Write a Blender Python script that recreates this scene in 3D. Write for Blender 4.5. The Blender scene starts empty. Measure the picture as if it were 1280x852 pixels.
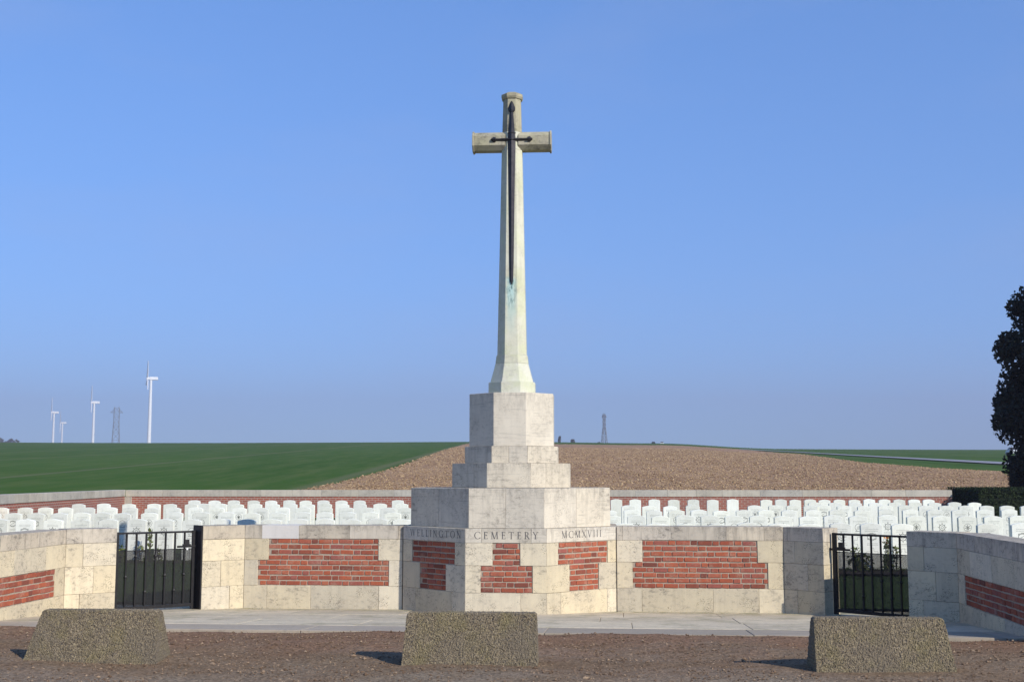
import bpy, bmesh, math, random
from mathutils import Vector, Matrix
random.seed(7)
scene = bpy.context.scene
col = scene.collection
R = math.radians

# ------------------------------------------------------------------ camera, sky, sun, exposure
FPX, CX, CY, YH, EYE = 1500.0, 640.0, 426.0, 598.0, 1.9
PITCH = math.atan((YH - CY) / FPX)
cam_d = bpy.data.cameras.new('camera'); cam = bpy.data.objects.new('camera', cam_d); col.objects.link(cam)
cam.location = (0, 0, EYE); cam.rotation_euler = (R(90) + PITCH, 0, 0)
cam_d.sensor_width = 36; cam_d.lens = FPX / 1280 * 36
cam_d.clip_start = 0.1; cam_d.clip_end = 8000
scene.camera = cam

SUN_EL, SUN_AZ = R(29), R(44.3)          # azimuth: to the right of straight behind the camera
world = bpy.data.worlds.new('World'); scene.world = world; world.use_nodes = True
wn = world.node_tree.nodes; wl = world.node_tree.links
for n in list(wn): wn.remove(n)
sky = wn.new('ShaderNodeTexSky'); sky.sky_type = 'NISHITA'; sky.sun_disc = False
sky.sun_elevation = SUN_EL; sky.sun_rotation = math.pi - SUN_AZ
sky.altitude = 0; sky.air_density = 1.0; sky.dust_density = 0.1; sky.ozone_density = 3.0
bg = wn.new('ShaderNodeBackground'); bg.inputs['Strength'].default_value = 0.148
wo = wn.new('ShaderNodeOutputWorld')
tc = wn.new('ShaderNodeTexCoord')
mp = wn.new('ShaderNodeMapping'); mp.inputs['Scale'].default_value = (2.2, 2.2, 7.0)
nz = wn.new('ShaderNodeTexNoise'); nz.inputs['Scale'].default_value = 1.6; nz.inputs['Detail'].default_value = 6
cr = wn.new('ShaderNodeMapRange'); cr.inputs[1].default_value = 0.5; cr.inputs[2].default_value = 0.95
cr.inputs[3].default_value = 0.0; cr.inputs[4].default_value = 0.30
mx = wn.new('ShaderNodeMix'); mx.data_type = 'RGBA'; mx.inputs[7].default_value = (1.75, 2.1, 3.1, 1)
tint = wn.new('ShaderNodeMix'); tint.data_type = 'RGBA'; tint.blend_type = 'MULTIPLY'; tint.inputs[0].default_value = 1
tint.inputs[7].default_value = (0.50, 0.875, 1.50, 1)
wl.new(tc.outputs['Generated'], mp.inputs[0]); wl.new(mp.outputs[0], nz.inputs['Vector'])
wl.new(nz.outputs['Fac'], cr.inputs[0]); wl.new(cr.outputs[0], mx.inputs[0])
gam = wn.new('ShaderNodeGamma'); gam.inputs['Gamma'].default_value = 0.6   # even grade of the whole sky
wl.new(sky.outputs[0], gam.inputs[0]); wl.new(gam.outputs[0], tint.inputs[6]); wl.new(tint.outputs[2], mx.inputs[6])
wl.new(mx.outputs[2], bg.inputs['Color']); wl.new(bg.outputs[0], wo.inputs[0])

sd = bpy.data.lights.new('sun', 'SUN'); sd.energy = 3.7; sd.angle = R(0.5); sd.color = (1.0, 0.955, 0.87)
sun = bpy.data.objects.new('sun', sd); col.objects.link(sun)
sdir = Vector((math.sin(SUN_AZ) * math.cos(SUN_EL), -math.cos(SUN_AZ) * math.cos(SUN_EL), math.sin(SUN_EL)))
sun.rotation_euler = sdir.to_track_quat('Z', 'Y').to_euler(); sun.location = sdir * 60
vs = scene.view_settings
vs.view_transform = 'Standard'; vs.look = 'None'; vs.gamma = 1; vs.exposure = 0.68; vs.use_curve_mapping = False

# ------------------------------------------------------------------ pixel helpers
_c, _s = math.cos(PITCH), math.sin(PITCH)
def ray(px, py):
    a = (px - CX) / FPX; b = -(py - CY) / FPX
    return Vector((a, _c - b * _s, _s + b * _c))
EYEP = Vector((0, 0, EYE))
def z_at(py, Y, px=640):
    r = ray(px, py); return EYE + r.z * Y / r.y

YAW = R(5); O = Vector((-0.046, 17.76, 0))
UX = Vector((math.cos(YAW), -math.sin(YAW), 0)); VX = Vector((math.sin(YAW), math.cos(YAW), 0))
def L(u, v, z=0.0): return O + UX * u + VX * v + Vector((0, 0, z))
def vloc(X, Y): return (Vector((X, Y, 0)) - O).dot(VX)

# ------------------------------------------------------------------ materials
def new_mat(name):
    m = bpy.data.materials.new(name); m.use_nodes = True
    nt = m.node_tree; b = nt.nodes['Principled BSDF']
    return m, nt, b
class NB:
    def __init__(s, nt): s.nt = nt
    def n(s, t, **k):
        o = s.nt.nodes.new(t)
        for a, v in k.items(): setattr(o, a, v)
        return o
    def lk(s, a, b): s.nt.links.new(a, b)
    def noise(s, vec, scale, detail=5, rough=0.6):
        o = s.n('ShaderNodeTexNoise'); o.inputs['Scale'].default_value = scale
        o.inputs['Detail'].default_value = detail; o.inputs['Roughness'].default_value = rough
        s.lk(vec, o.inputs['Vector']); return o.outputs['Fac']
    def voro(s, vec, scale, feature='F1', out='Distance'):
        o = s.n('ShaderNodeTexVoronoi', feature=feature); o.inputs['Scale'].default_value = scale
        s.lk(vec, o.inputs['Vector']); return o.outputs[out]
    def rng(s, x, a, b, c=0.0, d=1.0):
        o = s.n('ShaderNodeMapRange'); s.lk(x, o.inputs[0])
        for i, v in enumerate((a, b, c, d)): o.inputs[i + 1].default_value = v
        return o.outputs[0]
    def math(s, op, a, b=None):
        o = s.n('ShaderNodeMath', operation=op)
        for i, x in enumerate((a, b)):
            if x is None: continue
            if isinstance(x, (int, float)): o.inputs[i].default_value = x
            else: s.lk(x, o.inputs[i])
        return o.outputs[0]
    def mix(s, fac, a, b, mode='MIX'):
        o = s.n('ShaderNodeMix', data_type='RGBA', blend_type=mode)
        for i, x in ((0, fac), (6, a), (7, b)):
            if isinstance(x, (int, float)): o.inputs[i].default_value = x
            elif isinstance(x, tuple): o.inputs[i].default_value = x if len(x) == 4 else x + (1,)
            else: s.lk(x, o.inputs[i])
        return o.outputs[2]
    def map(s, vec, scale=(1, 1, 1), loc=(0, 0, 0)):
        o = s.n('ShaderNodeMapping'); o.inputs['Scale'].default_value = scale; o.inputs['Location'].default_value = loc
        s.lk(vec, o.inputs[0]); return o.outputs[0]
    def bump(s, h, b, strength=0.4, dist=0.01):
        o = s.n('ShaderNodeBump'); o.inputs['Strength'].default_value = strength; o.inputs['Distance'].default_value = dist
        s.lk(h, o.inputs['Height']); s.lk(o.outputs[0], b.inputs['Normal'])
    def pos(s): return s.n('ShaderNodeNewGeometry').outputs['Position']
    def rand(s): return s.n('ShaderNodeObjectInfo').outputs['Random']

def stone_mat(name, c1, c2, stain=0.5, pits=0.5, streak=0.4, lichen=0.0, lcol=(0.42, 0.44, 0.2), var=0.35, verdigris=False, bands=0.0, topg=0.0):
    m, nt, b = new_mat(name); k = NB(nt); p = k.pos(); r = k.rand()
    off = k.n('ShaderNodeVectorMath', operation='ADD'); cmb = k.n('ShaderNodeCombineXYZ')
    rm = k.math('MULTIPLY', r, 37.0)
    for i in range(3): k.lk(rm, cmb.inputs[i])
    k.lk(p, off.inputs[0]); k.lk(cmb.outputs[0], off.inputs[1]); pv = off.outputs[0]
    big = k.noise(pv, 2.4, 5, 0.65)
    colr = k.mix(k.rng(big, 0.35, 0.68), c1, c2)
    # per stone tone
    tone = k.rng(r, 0, 1, 1 - var, 1 + var * 0.35)
    hsv = k.n('ShaderNodeHueSaturation'); k.lk(tone, hsv.inputs['Value']); k.lk(colr, hsv.inputs['Color'])
    k.lk(k.rng(k.math('FRACT', k.math('MULTIPLY', r, 7.3)), 0, 1, 0.85, 1.08), hsv.inputs['Saturation'])
    colr = hsv.outputs[0]
    # bedding bands
    if bands:
        bd = k.noise(k.map(pv, (1.2, 1.2, 26)), 1.6, 5, 0.7)
        colr = k.mix(k.math('MULTIPLY', k.rng(bd, 0.56, 0.72), bands), colr, (0.17, 0.155, 0.135))
    # vertical run-off streaks
    st = k.noise(k.map(pv, (9, 9, 0.7)), 1.3, 6, 0.7)
    colr = k.mix(k.math('MULTIPLY', k.rng(st, 0.5, 0.75), streak), colr, (0.13, 0.115, 0.10))
    # grimy patches
    gr = k.noise(k.map(pv, (1, 1, 1.7)), 13, 8, 0.75); gm = k.math('MULTIPLY', k.rng(gr, 0.505, 0.63), k.rng(big, 0.4, 0.62))
    colr = k.mix(k.math('MULTIPLY', gm, stain), colr, (0.105, 0.095, 0.085))
    gz = k.n('ShaderNodeSeparateXYZ'); k.lk(k.n('ShaderNodeTexCoord').outputs['Generated'], gz.inputs[0])
    tg = k.math('MULTIPLY', k.rng(gz.outputs[2], 0.45, 1.0), k.rng(k.noise(k.map(pv, (9, 9, 3.0)), 1.6, 8, 0.78), 0.44, 0.62))
    colr = k.mix(k.math('MULTIPLY', tg, topg), colr, (0.16, 0.14, 0.12))
    # shell pits
    vo = k.voro(k.map(pv, (1, 1, 2.2)), 46); pm = k.math('MULTIPLY', k.rng(vo, 0.22, 0.36, 1, 0), k.rng(k.noise(pv, 4.2, 4, 0.6), 0.53, 0.60))
    colr = k.mix(k.math('MULTIPLY', pm, pits), colr, (0.07, 0.06, 0.05))
    if lichen:
        ln = k.noise(pv, 3.3, 6, 0.7)
        colr = k.mix(k.math('MULTIPLY', k.rng(ln, 0.45, 0.62), lichen), colr, lcol)
    if verdigris:
        sp = k.n('ShaderNodeSeparateXYZ'); k.lk(p, sp.inputs[0])
        cxw = k.math('ADD', sp.outputs[0], -verdigris[0])
        m1 = k.rng(k.math('ABSOLUTE', k.math('ADD', cxw, k.math('MULTIPLY', k.math('ADD', k.noise(p, 7, 3), -0.5), 0.12))), 0.03, 0.10, 1, 0)
        m2 = k.math('MULTIPLY', k.rng(sp.outputs[2], verdigris[1], verdigris[1] + 0.75), k.rng(sp.outputs[2], verdigris[2], verdigris[2] + 0.06, 1, 0))
        mm = k.math('MULTIPLY', m1, m2)
        colr = k.mix(k.math('MULTIPLY', mm, 0.9), colr, (0.40, 0.56, 0.52))
        m3 = k.math('MULTIPLY', k.rng(k.noise(k.map(p, (16, 16, 5)), 1.5, 5, .7), 0.48, 0.56), k.rng(sp.outputs[2], verdigris[1] + .42, verdigris[1] + 0.6))
        colr = k.mix(k.math('MULTIPLY', k.math('MULTIPLY', mm, m3), 0.9), colr, (0.10, 0.17, 0.16))
    k.lk(colr, b.inputs['Base Color']); b.inputs['Roughness'].default_value = 0.92
    b.inputs['Specular IOR Level'].default_value = 0.2
    h = k.math('SUBTRACT', k.math('ADD', k.math('MULTIPLY', k.noise(pv, 60, 4, 0.7), 0.35), k.math('MULTIPLY', gr, 0.5)), k.math('MULTIPLY', pm, 0.9))
    k.bump(h, b, 0.5, 0.006)
    return m

M = {}
M['wall_stone'] = stone_mat('wall_stone', (0.66, 0.56, 0.385), (0.56, 0.475, 0.34), stain=0.6, pits=0.95, streak=0.22, var=0.17, topg=0.12)
M['coping_stone'] = stone_mat('coping_stone', (0.56, 0.48, 0.365), (0.45, 0.385, 0.30), stain=0.75, pits=0.6, streak=0.7, var=0.18, topg=0.6)
M['fresh_stone'] = stone_mat('fresh_stone', (0.62, 0.57, 0.51), (0.56, 0.52, 0.47), stain=0.05, pits=0.1, streak=0.08, var=0.05)
M['tier_stone'] = stone_mat('tier_stone', (0.62, 0.545, 0.425), (0.53, 0.465, 0.365), stain=0.55, pits=0.6, streak=0.4, var=0.10, bands=0.55, topg=0.45)
M['top_tier_stone'] = stone_mat('top_tier_stone', (0.65, 0.58, 0.465), (0.57, 0.505, 0.405), stain=0.35, pits=0.3, streak=0.12, var=0.06, bands=0.6, topg=0.35)
M['shaft_stone'] = stone_mat('shaft_stone', (0.60, 0.58, 0.46), (0.53, 0.50, 0.38), stain=0.35, pits=0.3, streak=0.25, lichen=0.45, lcol=(0.50, 0.52, 0.30), var=0.05)
M['head_stone'] = stone_mat('head_stone', (0.43, 0.38, 0.27), (0.34, 0.30, 0.20), stain=0.85, pits=0.6, streak=0.6, lichen=0.25, lcol=(0.42, 0.40, 0.2), var=0.05)
M['grave_stone'] = stone_mat('grave_stone', (0.85, 0.83, 0.72), (0.79, 0.775, 0.66), stain=0.2, pits=0.1, streak=0.12, lichen=0.1, lcol=(0.50, 0.52, 0.38), var=0.15)
M['far_coping'] = stone_mat('far_coping', (0.52, 0.46, 0.37), (0.44, 0.39, 0.32), stain=0.5, pits=0.0, streak=0.3, var=0.16)

def simple(name, c1, c2, scale, rough=0.9, bump=0.4, bscale=None, bdist=0.01, metallic=0, rnd=0.0, detail=6):
    m, nt, b = new_mat(name); k = NB(nt); p = k.pos()
    n = k.noise(p, scale, detail, 0.65); c = k.mix(k.rng(n, 0.35, 0.65), c1, c2)
    if rnd:
        hsv = k.n('ShaderNodeHueSaturation'); k.lk(c, hsv.inputs['Color'])
        k.lk(k.rng(k.rand(), 0, 1, 1 - rnd, 1 + rnd), hsv.inputs['Value']); c = hsv.outputs[0]
    k.lk(c, b.inputs['Base Color']); b.inputs['Roughness'].default_value = rough; b.inputs['Metallic'].default_value = metallic
    b.inputs['Specular IOR Level'].default_value = 0.25
    if bump: k.bump(k.noise(p, bscale or scale * 4, 5, 0.7), b, bump, bdist)
    return m
M['mortar'] = simple('mortar', (0.42, 0.335, 0.25), (0.30, 0.24, 0.185), 20, 0.95, 0.6, 120, 0.004)
M['iron'] = simple('iron', (0.012, 0.011, 0.012), (0.02, 0.018, 0.018), 14, 0.45, 0.15, 60, 0.002)
M['bronze'] = simple('bronze', (0.035, 0.033, 0.038), (0.06, 0.055, 0.06), 9, 0.5, 0.3, 30, 0.004, metallic=0.5)
M['letter'] = simple('letter', (0.07, 0.068, 0.07), (0.13, 0.12, 0.115), 25, 0.9, 0)
M['carving'] = simple('carving', (0.15, 0.15, 0.13), (0.28, 0.28, 0.24), 40, 0.9, 0)
M['turbine'] = simple('turbine', (0.78, 0.78, 0.78), (0.72, 0.72, 0.73), 0.4, 0.5, 0)
M['steel'] = simple('steel', (0.10, 0.105, 0.115), (0.16, 0.165, 0.17), 0.8, 0.6, 0)
M['bark'] = simple('bark', (0.04, 0.032, 0.025), (0.07, 0.055, 0.04), 9, 0.95, 0.8, 30, 0.03)
M['car_paint'] = simple('car_paint', (0.72, 0.72, 0.72), (0.68, 0.68, 0.69), 2, 0.3, 0)
M['car_dark'] = simple('car_dark', (0.02, 0.02, 0.022), (0.03, 0.03, 0.03), 2, 0.3, 0)
M['road'] = simple('road', (0.27, 0.27, 0.28), (0.22, 0.22, 0.23), 0.6, 0.9, 0.2, 8)

# bricks
m, nt, b = new_mat('brick'); k = NB(nt); p = k.pos(); r = k.rand()
rp = k.n('ShaderNodeValToRGB'); k.lk(r, rp.inputs[0])
e = rp.color_ramp.elements; e[0].position = 0; e[0].color = (0.17, 0.055, 0.038, 1); e[1].position = 1; e[1].color = (0.40, 0.12, 0.062, 1)
for q, cc in ((0.3, (0.33, 0.084, 0.044, 1)), (0.55, (0.40, 0.105, 0.05, 1)), (0.8, (0.29, 0.09, 0.07, 1))):
    x = e.new(q); x.color = cc
n1 = k.noise(p, 35, 6, 0.7)
c = k.mix(k.rng(n1, 0.4, 0.7), rp.outputs[0], k.mix(0.5, rp.outputs[0], (0.14, 0.06, 0.05)))
c = k.mix(k.math('MULTIPLY', k.rng(k.noise(p, 5, 7, 0.75), 0.52, 0.7), 0.5), c, (0.42, 0.30, 0.22))   # lime bloom
k.lk(c, b.inputs['Base Color']); b.inputs['Roughness'].default_value = 0.93; b.inputs['Specular IOR Level'].default_value = 0.2
k.bump(k.noise(p, 90, 5, 0.75), b, 0.7, 0.005); M['brick'] = m

# far brickwork (courses too small to build)
m, nt, b = new_mat('far_brick'); k = NB(nt)
uv = k.n('ShaderNodeUVMap'); bt = k.n('ShaderNodeTexBrick'); k.lk(uv.outputs[0], bt.inputs['Vector'])
bt.inputs['Color1'].default_value = (0.33, 0.085, 0.048, 1); bt.inputs['Color2'].default_value = (0.25, 0.07, 0.045, 1)
bt.inputs['Mortar'].default_value = (0.40, 0.32, 0.26, 1); bt.inputs['Scale'].default_value = 1
bt.inputs['Mortar Size'].default_value = 0.009; bt.inputs['Brick Width'].default_value = 0.23; bt.inputs['Row Height'].default_value = 0.078
k.lk(k.mix(k.rng(k.noise(k.pos(), 2.5, 5), 0.4, 0.75), bt.outputs[0], k.mix(0.4, bt.outputs[0], (0.2, 0.12, 0.1))), b.inputs['Base Color'])
b.inputs['Roughness'].default_value = 0.95; M['far_brick'] = m

# exposed aggregate concrete
m, nt, b = new_mat('aggregate'); k = NB(nt); p = k.pos()
vc = k.n('ShaderNodeTexVoronoi'); vc.inputs['Scale'].default_value = 95; k.lk(p, vc.inputs['Vector'])
sp = k.n('ShaderNodeSeparateColor'); k.lk(vc.outputs['Color'], sp.inputs[0])
rp = k.n('ShaderNodeValToRGB'); k.lk(sp.outputs[0], rp.inputs[0]); e = rp.color_ramp.elements
e[0].color = (0.105, 0.08, 0.05, 1); e[1].color = (0.30, 0.235, 0.14, 1)
for q, cc in ((0.35, (0.155, 0.118, 0.072, 1)), (0.7, (0.22, 0.17, 0.10, 1))):
    x = e.new(q); x.color = cc
c = k.mix(k.rng(vc.outputs['Distance'], 0.5, 0.8), rp.outputs[0], (0.075, 0.06, 0.045))
v2 = k.n('ShaderNodeTexVoronoi'); v2.inputs['Scale'].default_value = 47; k.lk(p, v2.inputs['Vector'])
s3 = k.n('ShaderNodeSeparateColor'); k.lk(v2.outputs['Color'], s3.inputs[0])
c = k.mix(k.math('MULTIPLY', k.rng(s3.outputs[1], 0.55, 0.9), 0.5), c, k.mix(s3.outputs[0], (0.09, 0.068, 0.045), (0.33, 0.26, 0.165)))
c = k.mix(k.math('MULTIPLY', k.rng(k.noise(p, 4, 5, 0.7), 0.48, 0.66), 0.45), c, (0.17, 0.14, 0.05))
c = k.mix(k.math('MULTIPLY', k.rng(k.noise(p, 2.6, 5, 0.7), 0.48, 0.62), 0.55), c, (0.145, 0.115, 0.08))
k.lk(c, b.inputs['Base Color']); b.inputs['Roughness'].default_value = 0.95
k.bump(k.math('SUBTRACT', 1.0, vc.outputs['Distance']), b, 0.8, 0.01); M['aggregate'] = m

# paving
def paving(name, c1, c2, moss):
    m, nt, b = new_mat(name); k = NB(nt); p = k.pos()
    n = k.noise(k.map(p, (0.6, 1.6, 1)), 2.2, 7, 0.7); c = k.mix(k.rng(n, 0.36, 0.66), c1, c2)
    hsv = k.n('ShaderNodeHueSaturation'); k.lk(c, hsv.inputs['Color']); k.lk(k.rng(k.rand(), 0, 1, 0.86, 1.1), hsv.inputs['Value']); c = hsv.outputs[0]
    c = k.mix(k.math('MULTIPLY', k.rng(k.noise(p, 14, 6, 0.7), 0.5, 0.66), 0.35), c, (0.16, 0.14, 0.12))
    c = k.mix(k.math('MULTIPLY', k.rng(k.noise(p, 1.7, 6, 0.7), 0.5, 0.68), moss), c, (0.17, 0.16, 0.08))
    sx = k.n('ShaderNodeSeparateXYZ'); k.lk(p, sx.inputs[0])
    vv_ = k.math('ADD', k.math('MULTIPLY', sx.outputs[0], 0.0872), k.math('MULTIPLY', k.math('ADD', sx.outputs[1], -17.76), 0.9962))
    c = k.mix(k.math('MULTIPLY', k.math('MULTIPLY', k.rng(vv_, -0.75, -0.05), k.rng(k.noise(p, 3.5, 6, .75), 0.40, 0.58)), moss * 1.3), c, (0.15, 0.145, 0.06))
    k.lk(c, b.inputs['Base Color']); b.inputs['Roughness'].default_value = 0.93
    k.bump(k.noise(p, 90, 5, 0.7), b, 0.4, 0.005); return m
M['paving'] = paving('paving', (0.60, 0.505, 0.35), (0.47, 0.39, 0.275), 0.6)
M['kerb'] = paving('kerb', (0.39, 0.32, 0.235), (0.32, 0.265, 0.20), 0.15)

# reddish dirt
m, nt, b = new_mat('dirt'); k = NB(nt); p = k.pos()
n = k.noise(p, 0.9, 7, 0.7); c = k.mix(k.rng(n, 0.38, 0.62), (0.225, 0.145, 0.085), (0.24, 0.172, 0.108))
sp = k.n('ShaderNodeSeparateXYZ'); k.lk(p, sp.inputs[0])
c = k.mix(k.math('MULTIPLY', k.rng(k.noise(k.map(p, (.35, 1.2, 1)), 1.1, 6, .7), 0.46, 0.6), 0.6), c, (0.28, 0.21, 0.15))
zn = k.math('ADD', k.math('ADD', k.math('MULTIPLY', sp.outputs[0], 0.0875), sp.outputs[1]), k.math('MULTIPLY', k.math('ADD', k.noise(p, 0.8, 5, .7), -0.5), 5.0))
c = k.mix(k.math('MULTIPLY', k.rng(zn, 11.6, 12.8), 0.7), c, (0.26, 0.145, 0.085))
c = k.mix(k.math('MULTIPLY', k.rng(zn, 9.4, 10.8, 1, 0), 0.8), c, (0.29, 0.235, 0.17))
vc = k.n('ShaderNodeTexVoronoi'); vc.inputs['Scale'].default_value = 48; k.lk(p, vc.inputs['Vector'])
s2 = k.n('ShaderNodeSeparateColor'); k.lk(vc.outputs['Color'], s2.inputs[0])
c = k.mix(0.7, c, k.mix(s2.outputs[0], (0.45, 0.42, 0.40), (1.35, 1.32, 1.3)), 'MULTIPLY')
k.lk(c, b.inputs['Base Color']); b.inputs['Roughness'].default_value = 0.97; b.inputs['Specular IOR Level'].default_value = 0.1
k.bump(k.math('ADD', k.noise(p, 26, 7, 0.8), k.math('MULTIPLY', k.noise(p, 5, 4), 1.4)), b, 0.8, 0.03); M['dirt'] = m

def tone_mat(name, c1, c2, rough=0.95):
    m, nt, b = new_mat(name); k = NB(nt)
    a = k.n('ShaderNodeAttribute'); a.attribute_name = 'tone'
    k.lk(k.mix(a.outputs['Fac'], c1, c2), b.inputs['Base Color']); b.inputs['Roughness'].default_value = rough
    b.inputs['Specular IOR Level'].default_value = 0.15
    return m
M['pebble'] = tone_mat('pebble', (0.13, 0.08, 0.048), (0.34, 0.24, 0.155))
M['clod'] = tone_mat('clod', (0.155, 0.09, 0.045), (0.45, 0.31, 0.17))
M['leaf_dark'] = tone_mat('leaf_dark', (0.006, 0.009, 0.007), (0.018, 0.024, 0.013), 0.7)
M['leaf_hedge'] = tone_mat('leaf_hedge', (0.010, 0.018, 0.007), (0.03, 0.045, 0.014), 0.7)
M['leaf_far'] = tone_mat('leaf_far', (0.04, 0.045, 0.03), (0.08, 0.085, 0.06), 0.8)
M['leaf_plant'] = tone_mat('leaf_plant', (0.05, 0.075, 0.02), (0.15, 0.16, 0.05), 0.7)
M['petal'] = tone_mat('petal', (0.45, 0.08, 0.03), (0.6, 0.35, 0.04), 0.7)
M['grass_blade'] = tone_mat('grass_blade', (0.035, 0.06, 0.015), (0.075, 0.115, 0.03), 0.7)
M['lawn'] = simple('lawn', (0.05, 0.085, 0.022), (0.075, 0.11, 0.03), 3, 0.95, 0.9, 60, 0.03)
M['border_soil'] = simple('border_soil', (0.05, 0.035, 0.026), (0.085, 0.06, 0.045), 12, 0.95, 0.9, 50, 0.03)

m, nt, b = new_mat('crop'); k = NB(nt); p = k.pos()
c = k.mix(k.rng(k.noise(k.map(p, (0.05, 0.012, 0)), 1, 6, 0.6), 0.36, 0.64), (0.036, 0.084, 0.008), (0.050, 0.102, 0.013))
c = k.mix(k.math('MULTIPLY', k.rng(k.noise(k.map(p, (0.5, 0.06, 0)), 1, 6, 0.7), 0.44, 0.66), 0.7), c, (0.095, 0.125, 0.034))
wv = k.n('ShaderNodeTexWave'); wv.bands_direction = 'X'; wv.inputs['Scale'].default_value = 0.0125; wv.inputs['Distortion'].default_value = 0.25
k.lk(k.map(p, (1, 0.22, 0)), wv.inputs['Vector'])
c = k.mix(k.math('MULTIPLY', k.rng(wv.outputs['Fac'], 0.988, 1.0), 0.6), c, (0.14, 0.14, 0.07))
k.lk(c, b.inputs['Base Color']); b.inputs['Roughness'].default_value = 1.0; b.inputs['Specular IOR Level'].default_value = 0.05
M['crop'] = m

m, nt, b = new_mat('soil'); k = NB(nt); p = k.pos()
vc = k.n('ShaderNodeTexVoronoi'); vc.inputs['Scale'].default_value = 8.5; k.lk(p, vc.inputs['Vector'])
s2 = k.n('ShaderNodeSeparateColor'); k.lk(vc.outputs['Color'], s2.inputs[0])
big = k.rng(k.noise(k.map(p, (0.05, 0.03, 0)), 1, 5, 0.6), 0.38, 0.62)
c = k.mix(big, (0.40, 0.255, 0.15), (0.325, 0.195, 0.118))
fur = k.noise(k.map(p, (1.1, 0.02, 0)), 1, 3, 0.6)
c = k.mix(k.math('MULTIPLY', k.rng(fur, 0.5, 0.66), 0.35), c, (0.22, 0.14, 0.09))
c = k.mix(0.8, c, k.mix(s2.outputs[0], (0.5, 0.48, 0.46), (1.3, 1.3, 1.28)), 'MULTIPLY')
k.lk(c, b.inputs['Base Color']); b.inputs['Roughness'].default_value = 1.0; b.inputs['Specular IOR Level'].default_value = 0.05
k.bump(k.math('ADD', k.noise(p, 6.0, 6, 0.8), k.math('MULTIPLY', vc.outputs['Distance'], -0.5)), b, 0.8, 0.06); M['soil'] = m

# ------------------------------------------------------------------ object helpers
def link(name, me, mat=None, parent=None, loc=None, rotz=0.0):
    o = bpy.data.objects.new(name, me); col.objects.link(o)
    if mat is not None and me is not None and not me.materials: me.materials.append(mat)
    if parent is not None: o.parent = parent
    if loc is not None: o.location = loc
    if rotz: o.rotation_euler = (0, 0, rotz)
    return o
def from_bm(name, bm):
    me = bpy.data.meshes.new(name); bm.to_mesh(me); bm.free(); return me
def tag(o, label, cat, group=None):
    o['label'] = label; o['category'] = cat
    if group: o['group'] = group
    return o
def thing(name, loc, label, cat, group=None):
    o = bpy.data.objects.new(name, None); col.objects.link(o); o.location = loc
    o.empty_display_size = 0.2
    return tag(o, label, cat, group)
def struct(o): o['kind'] = 'structure'; return o
def stuff(o): o['kind'] = 'stuff'; return o
def box_bm(bm, x0, x1, y0, y1, z0, z1):
    v = [bm.verts.new(p) for p in ((x0, y0, z0), (x1, y0, z0), (x1, y1, z0), (x0, y1, z0), (x0, y0, z1), (x1, y0, z1), (x1, y1, z1), (x0, y1, z1))]
    for f in ((3, 2, 1, 0), (4, 5, 6, 7), (0, 1, 5, 4), (1, 2, 6, 5), (2, 3, 7, 6), (3, 0, 4, 7)): bm.faces.new([v[i] for i in f])
def prism_bm(bm, pts, z0, z1):
    a = [bm.verts.new((x, y, z0)) for x, y in pts]; c = [bm.verts.new((x, y, z1)) for x, y in pts]; n = len(pts)
    bm.faces.new(a[::-1]); bm.faces.new(c)
    for i in range(n): bm.faces.new((a[i], a[(i + 1) % n], c[(i + 1) % n], c[i]))
def loft_bm(bm, rings, cap=True):
    vs_ = [[bm.verts.new(p) for p in r] for r in rings]; n = len(rings[0])
    for a, c in zip(vs_, vs_[1:]):
        for i in range(n): bm.faces.new((a[i], a[(i + 1) % n], c[(i + 1) % n], c[i]))
    if cap: bm.faces.new(vs_[0][::-1]); bm.faces.new(vs_[-1])
def bevel(bm, w, seg=1):
    bmesh.ops.recalc_face_normals(bm, faces=bm.faces)
    bmesh.ops.bevel(bm, geom=bm.edges[:], offset=w, segments=seg, affect='EDGES', profile=0.6)
def beam_bm(bm, a, b, r, n=4, r2=None):
    a = Vector(a); b = Vector(b); d = (b - a).normalized()
    up = Vector((0, 0, 1)) if abs(d.z) < 0.95 else Vector((1, 0, 0))
    x = d.cross(up).normalized(); y = d.cross(x).normalized(); r2 = r if r2 is None else r2
    loft_bm(bm, [[p + (x * math.cos(2 * math.pi * (i + .5) / n) + y * math.sin(2 * math.pi * (i + .5) / n)) * q for i in range(n)] for p, q in ((a, r), (b, r2))])

# a vertical face frame: s runs along the face, t runs inwards (behind the face)
class Frame:
    def __init__(f, A, B):
        f.o = Vector((A.x, A.y, 0)); d = Vector((B.x - A.x, B.y - A.y, 0)); f.len = d.length; f.d = d.normalized()
        f.n = Vector((-f.d.y, f.d.x, 0))            # inward when s runs to the right seen from the front
        f.rot = math.atan2(f.d.y, f.d.x)
    def w(f, s, t, z): return f.o + f.d * s + f.n * t + Vector((0, 0, z))
    def s_px(f, px, py=715):
        r = ray(px, py); t = (f.o - EYEP).dot(f.n) / r.dot(f.n); return (EYEP + r * t - f.o).dot(f.d)

JT = 0.0015
def block(parent, F, s0, s1, z0, z1, mat, th=0.2, m0=0.0, m1=0.0, name='stone_block', e0=JT, e1=JT, proud=0.0, bev=0.0045):
    s0 += e0; s1 -= e1; z0 += JT; z1 -= JT
    sc, zc = (s0 + s1) / 2, z0
    bm = bmesh.new()
    prism_bm(bm, [(s0 - sc, -proud), (s1 - sc, -proud), (s1 + m1 * th - sc, th), (s0 + m0 * th - sc, th)], 0, z1 - z0)
    bevel(bm, bev, 2)
    for v in bm.verts:
        v.co += Vector((random.uniform(-1, 1), random.uniform(-1, 1), random.uniform(-1, 1))) * 0.0012
    o = link(name, from_bm(name, bm), mat, parent, F.w(sc, 0, zc) - parent.location, F.rot)
    return o

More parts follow.
